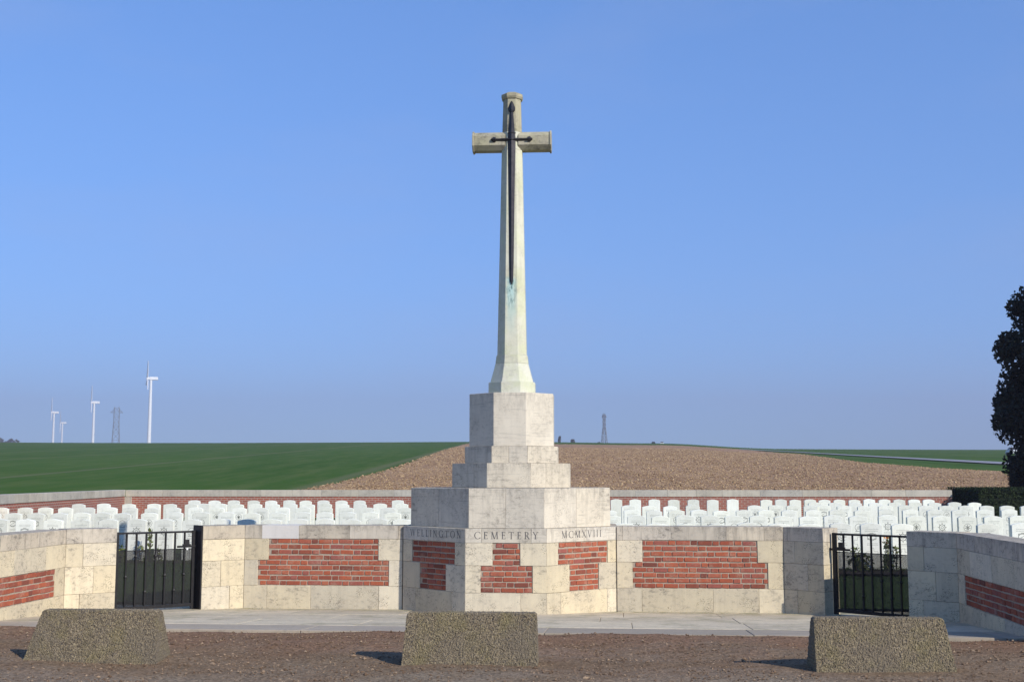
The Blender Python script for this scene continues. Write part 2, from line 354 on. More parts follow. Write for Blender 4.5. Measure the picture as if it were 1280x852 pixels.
BR_H = 0.0565
def brick_mesh(w, d=0.09):
    bm = bmesh.new(); box_bm(bm, -w / 2, w / 2, 0, d, 0, BR_H); bevel(bm, 0.0055, 1)
    for v in bm.verts: v.co += Vector((random.uniform(-1, 1), random.uniform(-1, 1), random.uniform(-1, 1))) * 0.0022
    me = from_bm('brick', bm); me.materials.append(M['brick']); return me
BRICKS = {}
def get_brick(w):
    key = round(w / 0.01)
    if key not in BRICKS: BRICKS[key] = [brick_mesh(key * 0.01 ) for _ in range(5 if key in (19, 20, 9, 10) else 1)]
    return random.choice(BRICKS[key])
def brick_panel(parent, F, s0, s1, z0, z1, courses, phase=0.0):
    ch = (z1 - z0) / courses; per = 0.312; j = 0.011
    for c in range(courses):
        z = z0 + c * ch + (ch - BR_H) / 2
        s = s0 + j * 0.5 - ((c + phase) % 2) * per / 2 - random.uniform(0, .03)
        kind = 0
        while s < s1:
            w = 0.194 if kind == 0 else 0.096; w += random.uniform(-.008, .008); kind ^= 1
            a, b2 = max(s, s0 + 0.006), min(s + w, s1 - 0.006); s += w + j
            if b2 - a < 0.035: continue
            o = bpy.data.objects.new('brick', get_brick(b2 - a)); col.objects.link(o); o.parent = parent
            o.location = F.w((a + b2) / 2, random.uniform(0.002, 0.008), z + random.uniform(-.003, .003)) - parent.location
            o.rotation_euler = (random.uniform(-.01, .01), random.uniform(-.012, .012), F.rot + random.uniform(-.012, .012))
def mortar(parent, F, s0, s1, z0, z1, th=0.3, t0=0.014, m0=0, m1=0):
    bm = bmesh.new(); prism_bm(bm, [(s0 + m0 * t0, t0), (s1 + m1 * t0, t0), (s1 + m1 * th, th), (s0 + m0 * th, th)], z0, z1)
    return link('mortar_core', from_bm('mortar_core', bm), M['mortar'], parent, F.o - parent.location, F.rot)

# ------------------------------------------------------------------ terrain
def sstep(a, b, x):
    t = min(1, max(0, (x - a) / (b - a))); return t * t * (3 - 2 * t)
def lawn_z(v):
    if v < 0.2: return 0.0
    return 0.30 * sstep(0.2, 4.2, v) + 0.15 * min(1, max(0, (v - 4) / 25))
def terr(X, Y):
    v = vloc(X, Y)
    if Y < 47: near = lawn_z(v) - 0.12 if v > -0.5 else -0.12
    else: near = 0.33
    if Y < 47: return near
    a = X / max(Y, 60)
    k = 0.0384 - 0.0016 * sstep(-0.02, 0.12, a) - 0.0048 * sstep(0.12, 0.22, a)
    if Y < 380: dd = Y - 47
    elif Y < 620: q = Y - 380; dd = 333 + q - q * q / 480
    else: dd = 453
    return near + k * dd + 0.25 * math.sin(X * 0.021 + 1) * sstep(60, 200, Y)
def ray_terrain(px, py):
    r = ray(px, py); t = 47.0
    while t < 3000:
        p = EYEP + r * t
        if p.z < terr(p.x, p.y): return p
        t += 0.5 if t < 400 else 3
    return EYEP + r * 600
def sheet(name, xs, ys, zf, mat, keep=None, smooth=True):
    bm = bmesh.new(); g = [[bm.verts.new((x, y, zf(x, y))) for x in xs] for y in ys]
    for j in range(len(ys) - 1):
        for i in range(len(xs) - 1):
            f = bm.faces.new((g[j][i], g[j][i + 1], g[j + 1][i + 1], g[j + 1][i])); f.smooth = smooth
    return link(name, from_bm(name, bm), mat)
ys = [-250, -120, -60, -30, 0, 8, 12, 14, 16, 17, 17.5, 18, 18.5, 19, 20, 21, 22, 24, 27, 30, 35, 40, 46.9, 47.1]
y = 50.0
while y < 3000: ys.append(y); y *= 1.045
ys.append(3000)
xs = sorted([sg * q for sg in (-1, 1) for q in [4 * i for i in range(1, 12)] + [44 * 1.13 ** i for i in range(1, 34)] if q < 2600] + [0])
struct(sheet('crop_field', xs, ys, terr, M['crop']))

# ploughed field: between its left and right boundary lines traced on the ground
Lp = [ray_terrain(*q) for q in ((398, 611), (440, 602), (490, 588), (530, 573), (565, 560.5))]
Rp = [ray_terrain(*q) for q in ((1262, 596), (1250, 590), (1180, 586.5), (1080, 579), (1000, 568), (930, 561.8))]
print('L', [tuple(round(c, 1) for c in p) for p in Lp]); print('R', [tuple(round(c, 1) for c in p) for p in Rp])
def interp(pl, Y):
    if Y <= pl[0].y: 
        a, b2 = pl[0], pl[1]
    else:
        a, b2 = pl[-2], pl[-1]
        for q, w in zip(pl, pl[1:]):
            if q.y <= Y <= w.y: a, b2 = q, w; break
    t = (Y - a.y) / max(0.01, b2.y - a.y)
    return a.x + (b2.x - a.x) * max(-1.5, min(1.6, t))
Lp.sort(key=lambda p: p.y); Rp.sort(key=lambda p: p.y)
FAR = 325.0
bm = bmesh.new(); rows = []; yy = 47.6
while yy < FAR:
    xl, xr = interp(Lp, yy) + random.uniform(-.35, .35), interp(Rp, yy) + random.uniform(-.5, .5); n = 90
    rows.append([bm.verts.new((xl + (xr - xl) * i / n, yy, terr(xl + (xr - xl) * i / n, yy) + 0.10 + random.uniform(-.03, .03) * (1 if yy > 50 else 0))) for i in range(n + 1)])
    yy *= 1.009
for a, c2 in zip(rows, rows[1:]):
    for i in range(90): bm.faces.new((a[i], a[i + 1], c2[i + 1], c2[i])).smooth = True
struct(link('ploughed_field', from_bm('ploughed_field', bm), M['soil']))

def lumps(name, pts, mat, squash=0.7):
    """one mesh of many small irregular lumps; pts = (x,y,z,size,tone)"""
    base = [(1, 0, 0), (0, 1, 0), (-1, 0, 0), (0, -1, 0), (0, 0, 1), (0, 0, -1)]
    fc = [(0, 1, 4), (1, 2, 4), (2, 3, 4), (3, 0, 4), (1, 0, 5), (2, 1, 5), (3, 2, 5), (0, 3, 5)]
    V, F_, T = [], [], []
    for x, y, z, s, t in pts:
        a = random.uniform(0, 6.28); ca, sa = math.cos(a), math.sin(a); o = len(V)
        for bx, by, bz in base:
            q = s * random.uniform(.6, 1.25)
            V.append((x + (bx * ca - by * sa) * q, y + (bx * sa + by * ca) * q, z + bz * q * squash)); T.append(t)
        F_ += [(i + o, j + o, l + o) for i, j, l in fc]
    me = bpy.data.meshes.new(name); me.from_pydata(V, [], F_); me.update()
    at = me.attributes.new('tone', 'FLOAT', 'POINT'); at.data.foreach_set('value', T)
    return link(name, me, mat)
pts = []
for i in range(120000):
    d = 58 + 190 * random.random() ** 2.1
    xl, xr = interp(Lp, d), interp(Rp, d); x = random.uniform(xl - .4, min(xr, d * 0.43 + 4))
    s = random.lognormvariate(-3.35, 0.45) * (0.7 + d / 160); s = min(s, .13)
    pts.append((x, d, terr(x, d) + 0.10 + s * .15, s, random.random()))
stuff(lumps('soil_clods', pts, M['clod']))['label'] = 'brown clods scattered over the ploughed field'

# road across the right-hand field
bm = bmesh.new(); prev = None
for px, ya, yb in ((925, 561.4, 562.0), (980, 563.4, 564.6), (1050, 567.3, 569.0), (1120, 571, 573.2), (1190, 574.8, 577.4), (1255, 578.2, 581.2), (1330, 582, 586)):
    p, q = ray_terrain(px, ya), ray_terrain(px, yb)
    if (p - q).length > 14: p = q + (p - q).normalized() * 14
    cur = [bm.verts.new((w.x, w.y, terr(w.x, w.y) + 0.14)) for w in (q, p)]
    if prev: bm.faces.new((prev[0], cur[0], cur[1], prev[1]))
    prev = cur
struct(link('road', from_bm('road', bm), M['road']))

# lawn of the cemetery
bm = bmesh.new(); vs_ = [0.62 + 0.22 * i for i in range(18)] + [4.6 + 1.5 * i for i in range(16)]
us = [-15 + 1.0 * i for i in range(36)]
g = [[bm.verts.new(L(u, v, lawn_z(v) + 0.004)) for u in us] for v in vs_]
for j in range(len(vs_) - 1):
    for i in range(len(us) - 1): bm.faces.new((g[j][i], g[j][i + 1], g[j + 1][i + 1], g[j + 1][i])).smooth = True
struct(link('lawn', from_bm('lawn', bm), M['lawn']))

# forecourt: sloping slabs, kerb strip, then the dirt of the lay-by
PV = lambda v: -0.055 * v
pav = struct(link('pavement', from_bm('pavement', (lambda b_: (prism_bm(b_, [(L(u, v).x, L(u, v).y) for u, v in ((-7.5, -4.45), (7.5, -4.45), (7.5, 0.9), (-7.5, 0.9))], -0.5, -0.062), b_)[1])(bmesh.new())), M['mortar']))
def slab(name, quad, mat, th=0.05, parent=pav, flat=None):
    bm = bmesh.new(); cu = sum(q[0] for q in quad) / 4; cv = sum(q[1] for q in quad) / 4
    q2 = []
    for u, v in quad:
        d = Vector((u - cu, v - cv)); l = d.length; q2.append((cu + d.x * (1 - .004 / l), cv + d.y * (1 - .004 / l)))
    dz = random.uniform(-.003, .003)
    top = [L(u, v, PV(v) + dz) for u, v in q2]; bot = [p - Vector((0, 0, th)) for p in top]
    c = sum(top, Vector()) / 4
    a = [bm.verts.new(p - c) for p in bot]; t = [bm.verts.new(p - c) for p in top]
    bm.faces.new(a[::-1]); bm.faces.new(t)
    for i in range(4): bm.faces.new((a[i], a[(i + 1) % 4], t[(i + 1) % 4], t[i]))
    bevel(bm, .004)
    return link(name, from_bm(name, bm), mat, parent, c)
bed = bmesh.new(); vv = [bed.verts.new(L(u, v, PV(v) - 0.009)) for u, v in ((-7.4, -4.4), (7.4, -4.4), (7.4, .85), (-7.4, .85))]; bed.faces.new(vv)
link('slab_bed', from_bm('slab_bed', bed), M['mortar'], pav)
rowv = [(-3.55, -2.45), (-2.45, -1.3), (-1.3, -0.2), (-0.2, 0.9)]
for ri, (va, vb) in enumerate(rowv):
    u = -7.5 + 0.5 * (ri % 2)
    while u < 7.4:
        w = random.uniform(1.25, 1.75); ub = min(u + w, 7.5); sk = 0.10 * ri * (1 if u > 0 else -1) * 0
        slab('slab', [(u, va), (ub, va), (ub + sk, vb), (u + sk, vb)], M['paving']); u = ub
u = -7.5
while u < 7.4:
    ub = min(u + random.uniform(2.2, 3.0), 7.5); slab('kerb_slab', [(u, -4.42), (ub, -4.42), (ub, -3.55), (u, -3.55)], M['kerb'], 0.2); u = ub

def dirt_z(x, y):
    v = vloc(x, y)
    z = 0.235 + 0.012 * math.sin(x * 1.7 + y * 0.8) + 0.012 * math.sin(x * .6 - y * 2.3) + 0.01 * math.sin(x * 3.1 + y * 3.7)
    for c0, dp in ((10.1, .022), (11.75, .02)):
        q = (v + 17.76 - c0 + .06 * math.sin(x * .7)) / .22; z -= dp * math.exp(-q * q) * (0.6 + .4 * math.sin(x * 1.1 + c0)); q = (abs(v + 17.76 - c0) - .38) / .12; z += .012 * math.exp(-q * q)
    return z
bm = bmesh.new(); us = [-60, -30, -15] + [-9 + .2 * i for i in range(91)] + [15, 30, 60]; vv = [-78, -40, -20, -13] + [-10.5 + .15 * i for i in range(41)] + [-4.425]
g = []
for v in vv:
    rw = []
    for u in us:
        p = L(u, v); rw.append(bm.verts.new((p.x, p.y, dirt_z(p.x, p.y) - (0.02 if v > -4.5 else 0) + random.uniform(-.006, .006))))
    g.append(rw)
for j in range(len(vv) - 1):
    for i in range(len(us) - 1): bm.faces.new((g[j][i], g[j][i + 1], g[j + 1][i + 1], g[j + 1][i])).smooth = True
struct(link('dirt_ground', from_bm('dirt_ground', bm), M['dirt']))
pts = []
for i in range(42000):
    Y = random.uniform(8.6, 14.2); x = random.uniform(-Y * .46, Y * .46)
    v = vloc(x, Y)
    if v > -4.46: continue
    s = min(random.lognormvariate(-4.95, 0.45), .026)
    dens = 0.5 + 0.5 * math.sin(x * 1.3 + Y * 2.1) * math.sin(Y * 1.7 - x * .5)
    if random.random() > 0.35 + dens * .65: continue
    pts.append((x, Y, dirt_z(x, Y) + s * .2, s, random.random() ** 2.2))
stuff(lumps('gravel', pts, M['pebble'], .6))['label'] = 'small reddish stones strewn over the bare ground'

# ------------------------------------------------------------------ the memorial cross
VC = 0.565; CEN = L(0, VC)
YO = R(3.4); OX = Vector((math.cos(YO), -math.sin(YO), 0)); OV = Vector((math.sin(YO), math.cos(YO), 0))
def octa(b, r=0.36, rd=0.925):
    a = r * b; D = a + rd * (b - a)
    return [(-a, -D), (a, -D), (b, -a), (b, a), (a, D), (-a, D), (-b, a), (-b, -a)]
def oct_world(b, r=0.36, rd=.925): return [CEN + OX * x + OV * y for x, y in octa(b, r, rd)]
cross = thing('memorial_cross', CEN, 'tall pale stone cross bearing a dark bronze sword on a stepped octagonal base', 'memorial')
def oct_solid(name, b0, b1, z0, z1, mat, r=0.36, rd=.925, bev=0.008, r1=None):
    bm = bmesh.new()
    ring = lambda b, z, q: [OX * x + OV * y + Vector((0, 0, z)) for x, y in octa(b, q, rd)]
    loft_bm(bm, [ring(b0, z0, r), ring(b1, z1, r if r1 is None else r1)])
    if bev: bevel(bm, bev, 2)
    return link(name, from_bm(name, bm), mat, cross, (0, 0, 0))
def oct_ring(b, z0, z1, joints, mat, th=0.3, r=0.36):
    """faces of an octagonal tier as mitred blocks; joints: {face: [fractions]} (0 front, 1 front right, ..., 7 front left)"""
    P = oct_world(b, r); Fs = []
    for i in range(8):
        A, B = P[i], P[(i + 1) % 8]; F = Frame(A, B)
        turn = math.radians(180) - 0
        def half(i0, i1, i2):
            d1 = (P[i1 % 8] - P[i0 % 8]).normalized(); d2 = (P[i2 % 8] - P[i1 % 8]).normalized()
            return math.tan(0.5 * math.acos(max(-1, min(1, d1.dot(d2)))))
        m0, m1 = half(i - 1, i, i + 1), -half(i, i + 1, i + 2)
        F.m0, F.m1 = m0, m1; Fs.append(F)
        if mat is None: continue
        fr = [0] + joints.get(i, []) + [1]
        for j in range(len(fr) - 1):
            block(cross, F, fr[j] * F.len, fr[j + 1] * F.len, z0, z1, mat, th, m0 if j == 0 else 0, m1 if j == len(fr) - 2 else 0,
                  e0=0.0006 if j == 0 else JT, e1=0.0006 if j == len(fr) - 2 else JT)
    return Fs
WZ = [-0.3, 0.335, 0.705, 1.017, 1.215]       # wall courses: base, lower, upper, coping
ZB = 1.212
# inscribed base
BF = oct_ring(1.57, 0, 1, {}, None)
oct_solid('core', 1.57 - 0.016, 1.57 - 0.016, -0.4, ZB - 0.008, M['mortar'], bev=0)
def face_base(i, up, lo, base_j, cop_j):
    F = BF[i]; n = F.len
    mm = dict(th=0.22)
    def rowblocks(js, z0, z1, mat, gap=None):
        fr = [0] + js + [n]
        for j in range(len(fr) - 1):
            if gap and abs(fr[j] - gap[0]) < 1e-6: continue
            f0, f1 = j == 0, j == len(fr) - 2
            block(cross, F, fr[j], fr[j + 1], z0, z1, mat, 0.22, F.m0 if f0 else 0, F.m1 if f1 else 0, e0=.0006 if f0 else JT, e1=.0006 if f1 else JT)
    rowblocks(cop_j, WZ[3], ZB, M['tier_stone'])
    rowblocks(list(up), WZ[2], WZ[3], M['wall_stone'], up); rowblocks(list(lo), WZ[1], WZ[2], M['wall_stone'], lo)
    rowblocks(base_j, WZ[0], WZ[1], M['wall_stone'])
    brick_panel(cross, F, up[0], up[1], WZ[2], WZ[3], 4); brick_panel(cross, F, lo[0], lo[1], WZ[1], WZ[2], 5)
n0, n1 = BF[0].len, BF[1].len
face_base(0, (n0 * .335, n0 * .675), (n0 * .19, n0 * .825), [n0 * .68], [n0 * .2, n0 * .81])
face_base(1, (n1 * .155, n1 * .85), (n1 * .31, n1 * .72), [n1 * .19, n1 * .84], [n1 * .55])
face_base(7, (n1 * .15, n1 * .84), (n1 * .28, n1 * .70), [n1 * .21, n1 * .8], [n1 * .42])
for i in range(2, 7):
    for z0, z1 in zip(WZ, WZ[1:]):
        block(cross, BF[i], 0, BF[i].len, z0, min(z1, ZB), M['coping_stone'], 0.22, BF[i].m0, BF[i].m1, e0=.0006, e1=.0006)
Z1 = z_at(609.8, CEN.y - 1.39); Z2 = z_at(578.3, CEN.y - .84); Z3 = z_at(557, CEN.y - .67); Z4 = z_at(490, CEN.y - .6)
oct_solid('core', 1.465 - .016, 1.465 - .016, ZB - 0.1, Z1 - .006, M['tier_stone'], bev=0)
oct_ring(1.465, ZB + .001, Z1, {0: [.49], 1: [.48], 7: [.49]}, M['tier_stone'])
oct_solid('core', .88 - .016, .88 - .016, Z1 - .02, Z2 - .006, M['tier_stone'], bev=0)
oct_ring(.88, Z1 + .001, Z2, {1: [.38], 7: [.63]}, M['tier_stone'], th=.2)
oct_solid('core', .697 - .016, .697 - .016, Z2 - .02, Z3 - .006, M['tier_stone'], r=.38, bev=0)
oct_ring(.697, Z2 + .001, Z3, {0: [.48]}, M['tier_stone'], th=.15, r=.38)
oct_solid('stone_block', .632, .632, Z3 + .001, Z4, M['top_tier_stone'], r=.38)
Z5 = z_at(476.5, CEN.y - .33); Z6 = z_at(453, CEN.y - .27); Z7 = z_at(443, CEN.y - .22)
oct_solid('shaft_foot', .352, .352, Z4 + .001, Z5, M['shaft_stone'], r=.414, rd=1)
oct_solid('shaft_foot', .325, .25, Z5 + .001, Z6, M['shaft_stone'], r=.414, rd=1)
oct_solid('shaft_foot', .25, .235, Z6 + .001, Z7, M['shaft_stone'], r=.414, rd=1, bev=.004)
Za0 = z_at(187.5, CEN.y - .1); Za1 = z_at(163.5, CEN.y - .16); Zt = z_at(123, CEN.y - .13); Zc = z_at(114.5, CEN.y - .15)
ZA = (Za0 + Za1) / 2; ha = (Za1 - Za0) / 2
vg = (L(0, 0).x * 0 + CEN.x - .02, z_at(425, CEN.y), z_at(352, CEN.y))
M['shaft_verdigris'] = stone_mat('shaft_verdigris', (0.60, 0.58, 0.46), (0.53, 0.50, 0.38), stain=0.35, pits=0.3, streak=0.25, lichen=0.45, lcol=(0.50, 0.52, 0.30), var=0.05, verdigris=vg)
oct_solid('shaft', .222, .158, Z7 + .001, Za0 - .001, M['shaft_verdigris'], r=.45, r1=.45, rd=1, bev=.005)
oct_solid('cross_centre', .156, .150, Za0 + .001, Za1 - .001, M['shaft_stone'], r=.45, rd=1, bev=.003)
oct_solid('cross_head', .150, .136, Za1 + .001, Zt - .001, M['head_stone'], r=.45, rd=1, bev=.004)
oct_solid('cross_cap', .150, .165, Zt + .001, Zt + .03, M['head_stone'], r=.45, rd=1, bev=.003)
oct_solid('cross_cap', .165, .165, Zt + .031, Zc - .03, M['head_stone'], r=.45, rd=1, bev=.003)
oct_solid('cross_cap', .165, .10, Zc - .029, Zc + .01, M['head_stone'], r=.45, rd=1, bev=.003)
def arm(sg):
    prof = lambda h, d: [(-d, -h * .52), (-d, h * .52), (-d * .52, h), (d * .52, h), (d, h * .52), (d, -h * .52), (d * .52, -h), (-d * .52, -h)]
    for (u0, u1, h, d) in ((.10, .588, ha, .15), (.5885, .617, ha + .016, .166)):
        bm = bmesh.new()
        loft_bm(bm, [[OX * (sg * u) + OV * y + Vector((0, 0, ZA + z)) for y, z in prof(h, d)] for u in (u0, u1)])
        bevel(bm, .004)
        link('cross_arm' if u0 < .2 else 'arm_cap', from_bm('cross_arm', bm), M['head_stone'], cross, (0, 0, 0))
arm(-1); arm(1)
# bronze sword
sw = thing('sword', (0, 0, 0), '', ''); del sw['label'], sw['category']; sw.parent = cross; sw.location = (0, 0, 0)
def swp(u, z, out):
    b = .222 + (.158 - .222) * (z - Z7) / (Za0 - Z7) if z < Za0 else .156 - .02 * max(0, (z - Za0)) / (Zt - Za0)
    return OX * u - OV * (b + out) + Vector((0, 0, z))
def sword_piece(name, secs):
    """secs: (z, halfwidth, thickness) lofted as a flat diamond"""
    bm = bmesh.new()
    loft_bm(bm, [[swp(-w * 1.25, z, .004), swp(0, z, .004 + t), swp(w * 1.25, z, .004), swp(0, z, -.012)] for z, w, t in secs])
    bmesh.ops.recalc_face_normals(bm, faces=bm.faces)
    return link(name, from_bm(name, bm), M['bronze'], sw, (0, 0, 0))
zg = z_at(174, CEN.y - .17); ztip = z_at(355.5, CEN.y - .2); zpom = z_at(126, CEN.y - .15)
sword_piece('blade', [(ztip, .004, .01), (ztip + .06, .022, .03), (ztip + .35, .028, .035), (zg - .9, .038, .04), (zg - .02, .048, .045)])
sword_piece('grip', [(zg - .01, .05, .06), (zg + .09, .042, .055), (zg + .1, .055, .065), (zg + .12, .04, .055), (zg + .40, .022, .04), (zg + .45, .022, .04)])
sword_piece('pommel', [(zg + .44, .03, .05), (zg + .465, .042, .06), (zg + .51, .044, .06), (zpom - .03, .02, .03), (zpom, .003, .01)])
for sg in (-1, 1):
    bm = bmesh.new()
    pr = [(.03, .026), (.20, .02), (.245, .02), (.25, .042), (.285, .045), (.325, .01)]
    loft_bm(bm, [[swp(sg * u, zg - h, .004), swp(sg * u, zg, .012 + h), swp(sg * u, zg + h, .004), swp(sg * u, zg, -.012)] for u, h in pr])
    bmesh.ops.recalc_face_normals(bm, faces=bm.faces)
    link('guard_arm', from_bm('guard_arm', bm), M['bronze'], sw, (0, 0, 0))

# incised roman capitals
TK, TN = 0.125, 0.055
def stroke(x0, y0, x1, y1, w):
    d = Vector((x1 - x0, y1 - y0)).normalized(); n = Vector((-d.y, d.x)) * w / 2
    return [(x0 + n.x, y0 + n.y), (x0 - n.x, y0 - n.y), (x1 - n.x, y1 - n.y), (x1 + n.x, y1 + n.y)]
def ser(x, y, w=0.26, h=0.04): return [(x - w / 2, y), (x + w / 2, y), (x + w / 2, y + h), (x - w / 2, y + h)]
def arc(cx, cy, rx, ry, a0, a1, n=16):
    out = []
    for i in range(n):
        q = []
        for a in (a0 + (a1 - a0) * i / n, a0 + (a1 - a0) * (i + 1) / n):
            a = math.radians(a); w = TN + (TK - TN) * abs(math.cos(a))
            q.append(((cx + math.cos(a) * rx, cy + math.sin(a) * ry), (cx + math.cos(a) * (rx - w), cy + math.sin(a) * (ry - w * .8))))
        out.append([q[0][0], q[1][0], q[1][1], q[0][1]])
    return out
def stem(x, y0=0, y1=1): return [stroke(x, y0, x, y1, TK), ser(x, y0), ser(x, y1 - .04)]
GL = {
 'I': (0.36, stem(.18)),
 'L': (0.62, stem(.18) + [stroke(.18, .03, .60, .03, TN), stroke(.58, 0, .58, .2, TN)]),
 'E': (0.62, stem(.18) + [stroke(.18, .03, .58, .03, TN), stroke(.18, .97, .56, .97, TN), stroke(.18, .52, .48, .52, TN), stroke(.56, 0, .56, .18, TN), stroke(.54, .82, .54, 1, TN), stroke(.47, .43, .47, .61, TN)]),
 'T': (0.80, stem(.40) + [stroke(.04, .97, .76, .97, TN), stroke(.05, .80, .05, 1, TN), stroke(.75, .80, .75, 1, TN)]),
 'W': (1.20, [stroke(.10, 1, .36, 0, TK), stroke(.36, 0, .60, 1, TN), stroke(.60, 1, .86, 0, TK), stroke(.86, 0, 1.10, 1, TN), ser(.10, .96), ser(.6, .96, .2), ser(1.10, .96)]),
 'V': (0.84, [stroke(.10, 1, .42, 0, TK), stroke(.42, 0, .74, 1, TN), ser(.10, .96), ser(.74, .96)]),
 'X': (0.84, [stroke(.12, 1, .72, 0, TK), stroke(.72, 1, .12, 0, TN), ser(.12, .96), ser(.72, .96), ser(.12, 0), ser(.72, 0)]),
 'Y': (0.82, [stroke(.10, 1, .41, .5, TK), stroke(.72, 1, .41, .5, TN), stroke(.41, 0, .41, .5, TK), ser(.10, .96), ser(.72, .96), ser(.41, 0)]),
 'N': (0.92, [stroke(.15, 0, .15, 1, TN), stroke(.15, 1, .77, 0, TK), stroke(.77, 0, .77, 1, TN), ser(.15, 0), ser(.13, .96), ser(.77, .96)]),
 'M': (1.10, [stroke(.16, 0, .20, 1, TN), stroke(.20, 1, .55, 0, TK), stroke(.55, 0, .90, 1, TN), stroke(.90, 1, .94, 0, TK), ser(.16, 0), ser(.94, 0), ser(.18, .96), ser(.92, .96)]),
 'O': (1.04, arc(.52, .5, .50, .52, 0, 360, 28)),
 'C': (0.92, arc(.52, .5, .50, .52, 48, 312, 22) + [stroke(.85, .72, .85, .95, TN), stroke(.85, .05, .85, .25, TN)]),
 'G': (1.00, arc(.52, .5, .50, .52, 48, 318, 22) + [stroke(.88, .72, .88, .95, TN), stroke(.88, .04, .88, .44, TK), ser(.88, .42)]),
 'R': (0.78, stem(.18) + arc(.34, .74, .28, .26, -90, 90, 12) + [stroke(.18, .97, .36, .97, TN), stroke(.18, .50, .36, .50, TN), stroke(.36, .5, .72, 0, TK), ser(.70, 0, .2)]),
}
def inscribe(text, F, s0, s1, zb, h):
    adv = [GL[c][0] for c in text]; gap = ((s1 - s0) / h - sum(adv)) / (len(text) - 1); x = 0.0
    for c, a in zip(text, adv):
        bm = bmesh.new()
        for i, poly in enumerate(GL[c][1]):
            t = -0.0012 - 0.00006 * i
            bm.faces.new([bm.verts.new((px_ * h, t, py_ * h)) for px_, py_ in poly])
        bmesh.ops.recalc_face_normals(bm, faces=bm.faces)
        link('letter', from_bm('letter', bm), M['letter'], cross, F.w(s0 + x * h, 0, zb) - cross.location, F.rot)
        x += a + gap
zl, hl = 1.075, 0.098
inscribe('WELLINGTON', BF[7], BF[7].s_px(512.5), BF[7].s_px(576), zl, hl)
inscribe('CEMETERY', BF[0], BF[0].s_px(592.5), BF[0].s_px(673), zl - .004, hl)
inscribe('MCMXVIII', BF[1], BF[1].s_px(702), BF[1].s_px(752), zl, hl)

# ------------------------------------------------------------------ front walls
CU, EU, EV = 3.95, 4.44, -0.435
ANG = math.atan2(.435, .49); dl = Vector((math.cos(ANG), -math.sin(ANG)))
G1 = (5.38, EV + (5.38 - EU) * dl.y / dl.x); G2 = (5.90, EV + (5.90 - EU) * dl.y / dl.x); SV = -4.75
def courses(th, F, rows_, parent, mat=None, ends=(0, 0)):
    """rows_: list of (z0,z1,[s joints],mat,[gaps]); th wall thickness"""
    for z0, z1, js, mt, gaps in rows_:
        for j in range(len(js) - 1):
            if any(abs(js[j] - g) < 1e-6 for g in gaps): continue
            full = (j == 0 and ends[0]) or (j == len(js) - 2 and ends[1])
            fresh = mt
            block(parent, F, js[j], js[j + 1], z0, z1, mt, th if (full or mt is M['coping_stone'] or mt is M['fresh_stone']) else .2, proud=0.0)
TH = 0.38
def front_wall(left):
    sg = -1 if left else 1
    lab = 'straight cream stone wall with stepped red brick panel, joined to the face cut with %s' % ('WELLINGTON' if left else 'MCMXVIII')
    w = thing('entrance_wall', L(sg * 2.8, 0.2), lab, 'wall', 'stone and brick walls around the entrance')
    A, B = L(-CU, 0), L(-1.57, 0)
    if not left: A, B = L(1.57, 0), L(CU, 0)
    F = Frame(A, B); n = F.len; sp_ = F.s_px
    if left:
        cop = [0, sp_(327.5, 665), sp_(373.6, 665), sp_(437, 665), sp_(497.5, 665), n]
        up = [sp_(335), sp_(472.5)]; lo = [sp_(322), sp_(486)]; bs = [0, sp_(334), sp_(388.7), sp_(473.6), n]
    else:
        cop = [0, sp_(778, 665), sp_(838.6, 665), sp_(907.5, 665), sp_(954.8, 665), n]
        up = [sp_(803), sp_(947.4)]; lo = [sp_(790.7), sp_(960)]; bs = [0, sp_(802), sp_(891), sp_(948), n]
    mortar(w, F, 0, n, -.3, WZ[4] - .006, TH - .02)
    for j in range(len(cop) - 1):
        block(w, F, cop[j], cop[j + 1], WZ[3], WZ[4], M['fresh_stone'] if (left and j == 1) else M['coping_stone'], TH, name='coping_stone')
    for z0, z1, a, b2, cs in ((WZ[2], WZ[3], up[0], up[1], 4), (WZ[1], WZ[2], lo[0], lo[1], 5)):
        block(w, F, 0, a, z0, z1, M['wall_stone']); block(w, F, b2, n, z0, z1, M['wall_stone']); brick_panel(w, F, a, b2, z0, z1, cs, phase=cs)
    for j in range(len(bs) - 1): block(w, F, bs[j], bs[j + 1], WZ[0], WZ[1], M['wall_stone'])
    # splayed return that carries the gate
    A, B = (L(-EU, EV), L(-CU, 0)) if left else (L(CU, 0), L(EU, EV))
    F = Frame(A, B); n = F.len
    sp1 = [n * .44, n * .66] if left else [n * .6, n * .33]
    end = lambda j, k_: (j == 0) if left else (j == k_ - 2)
    mortar(w, F, .03 if left else -.1, n + .1 if left else n - .03, -.3, WZ[4] - .008, TH - .03)
    for z0, z1, js in ((WZ[3], WZ[4], [0, n]), (WZ[2], WZ[3], [0, n] if left else [0, n * .28, n]), (WZ[1], WZ[2], [0, sp1[0], n]), (WZ[0], WZ[1], [0, sp1[1], n])):
        for j in range(len(js) - 1):
            block(w, F, js[j], js[j + 1], z0, z1, M['coping_stone'] if z0 == WZ[3] else M['wall_stone'], TH if (end(j, len(js)) or z0 == WZ[3]) else .2,
                  name='coping_stone' if z0 == WZ[3] else 'stone_block')
    return w
front_wall(True); front_wall(False)
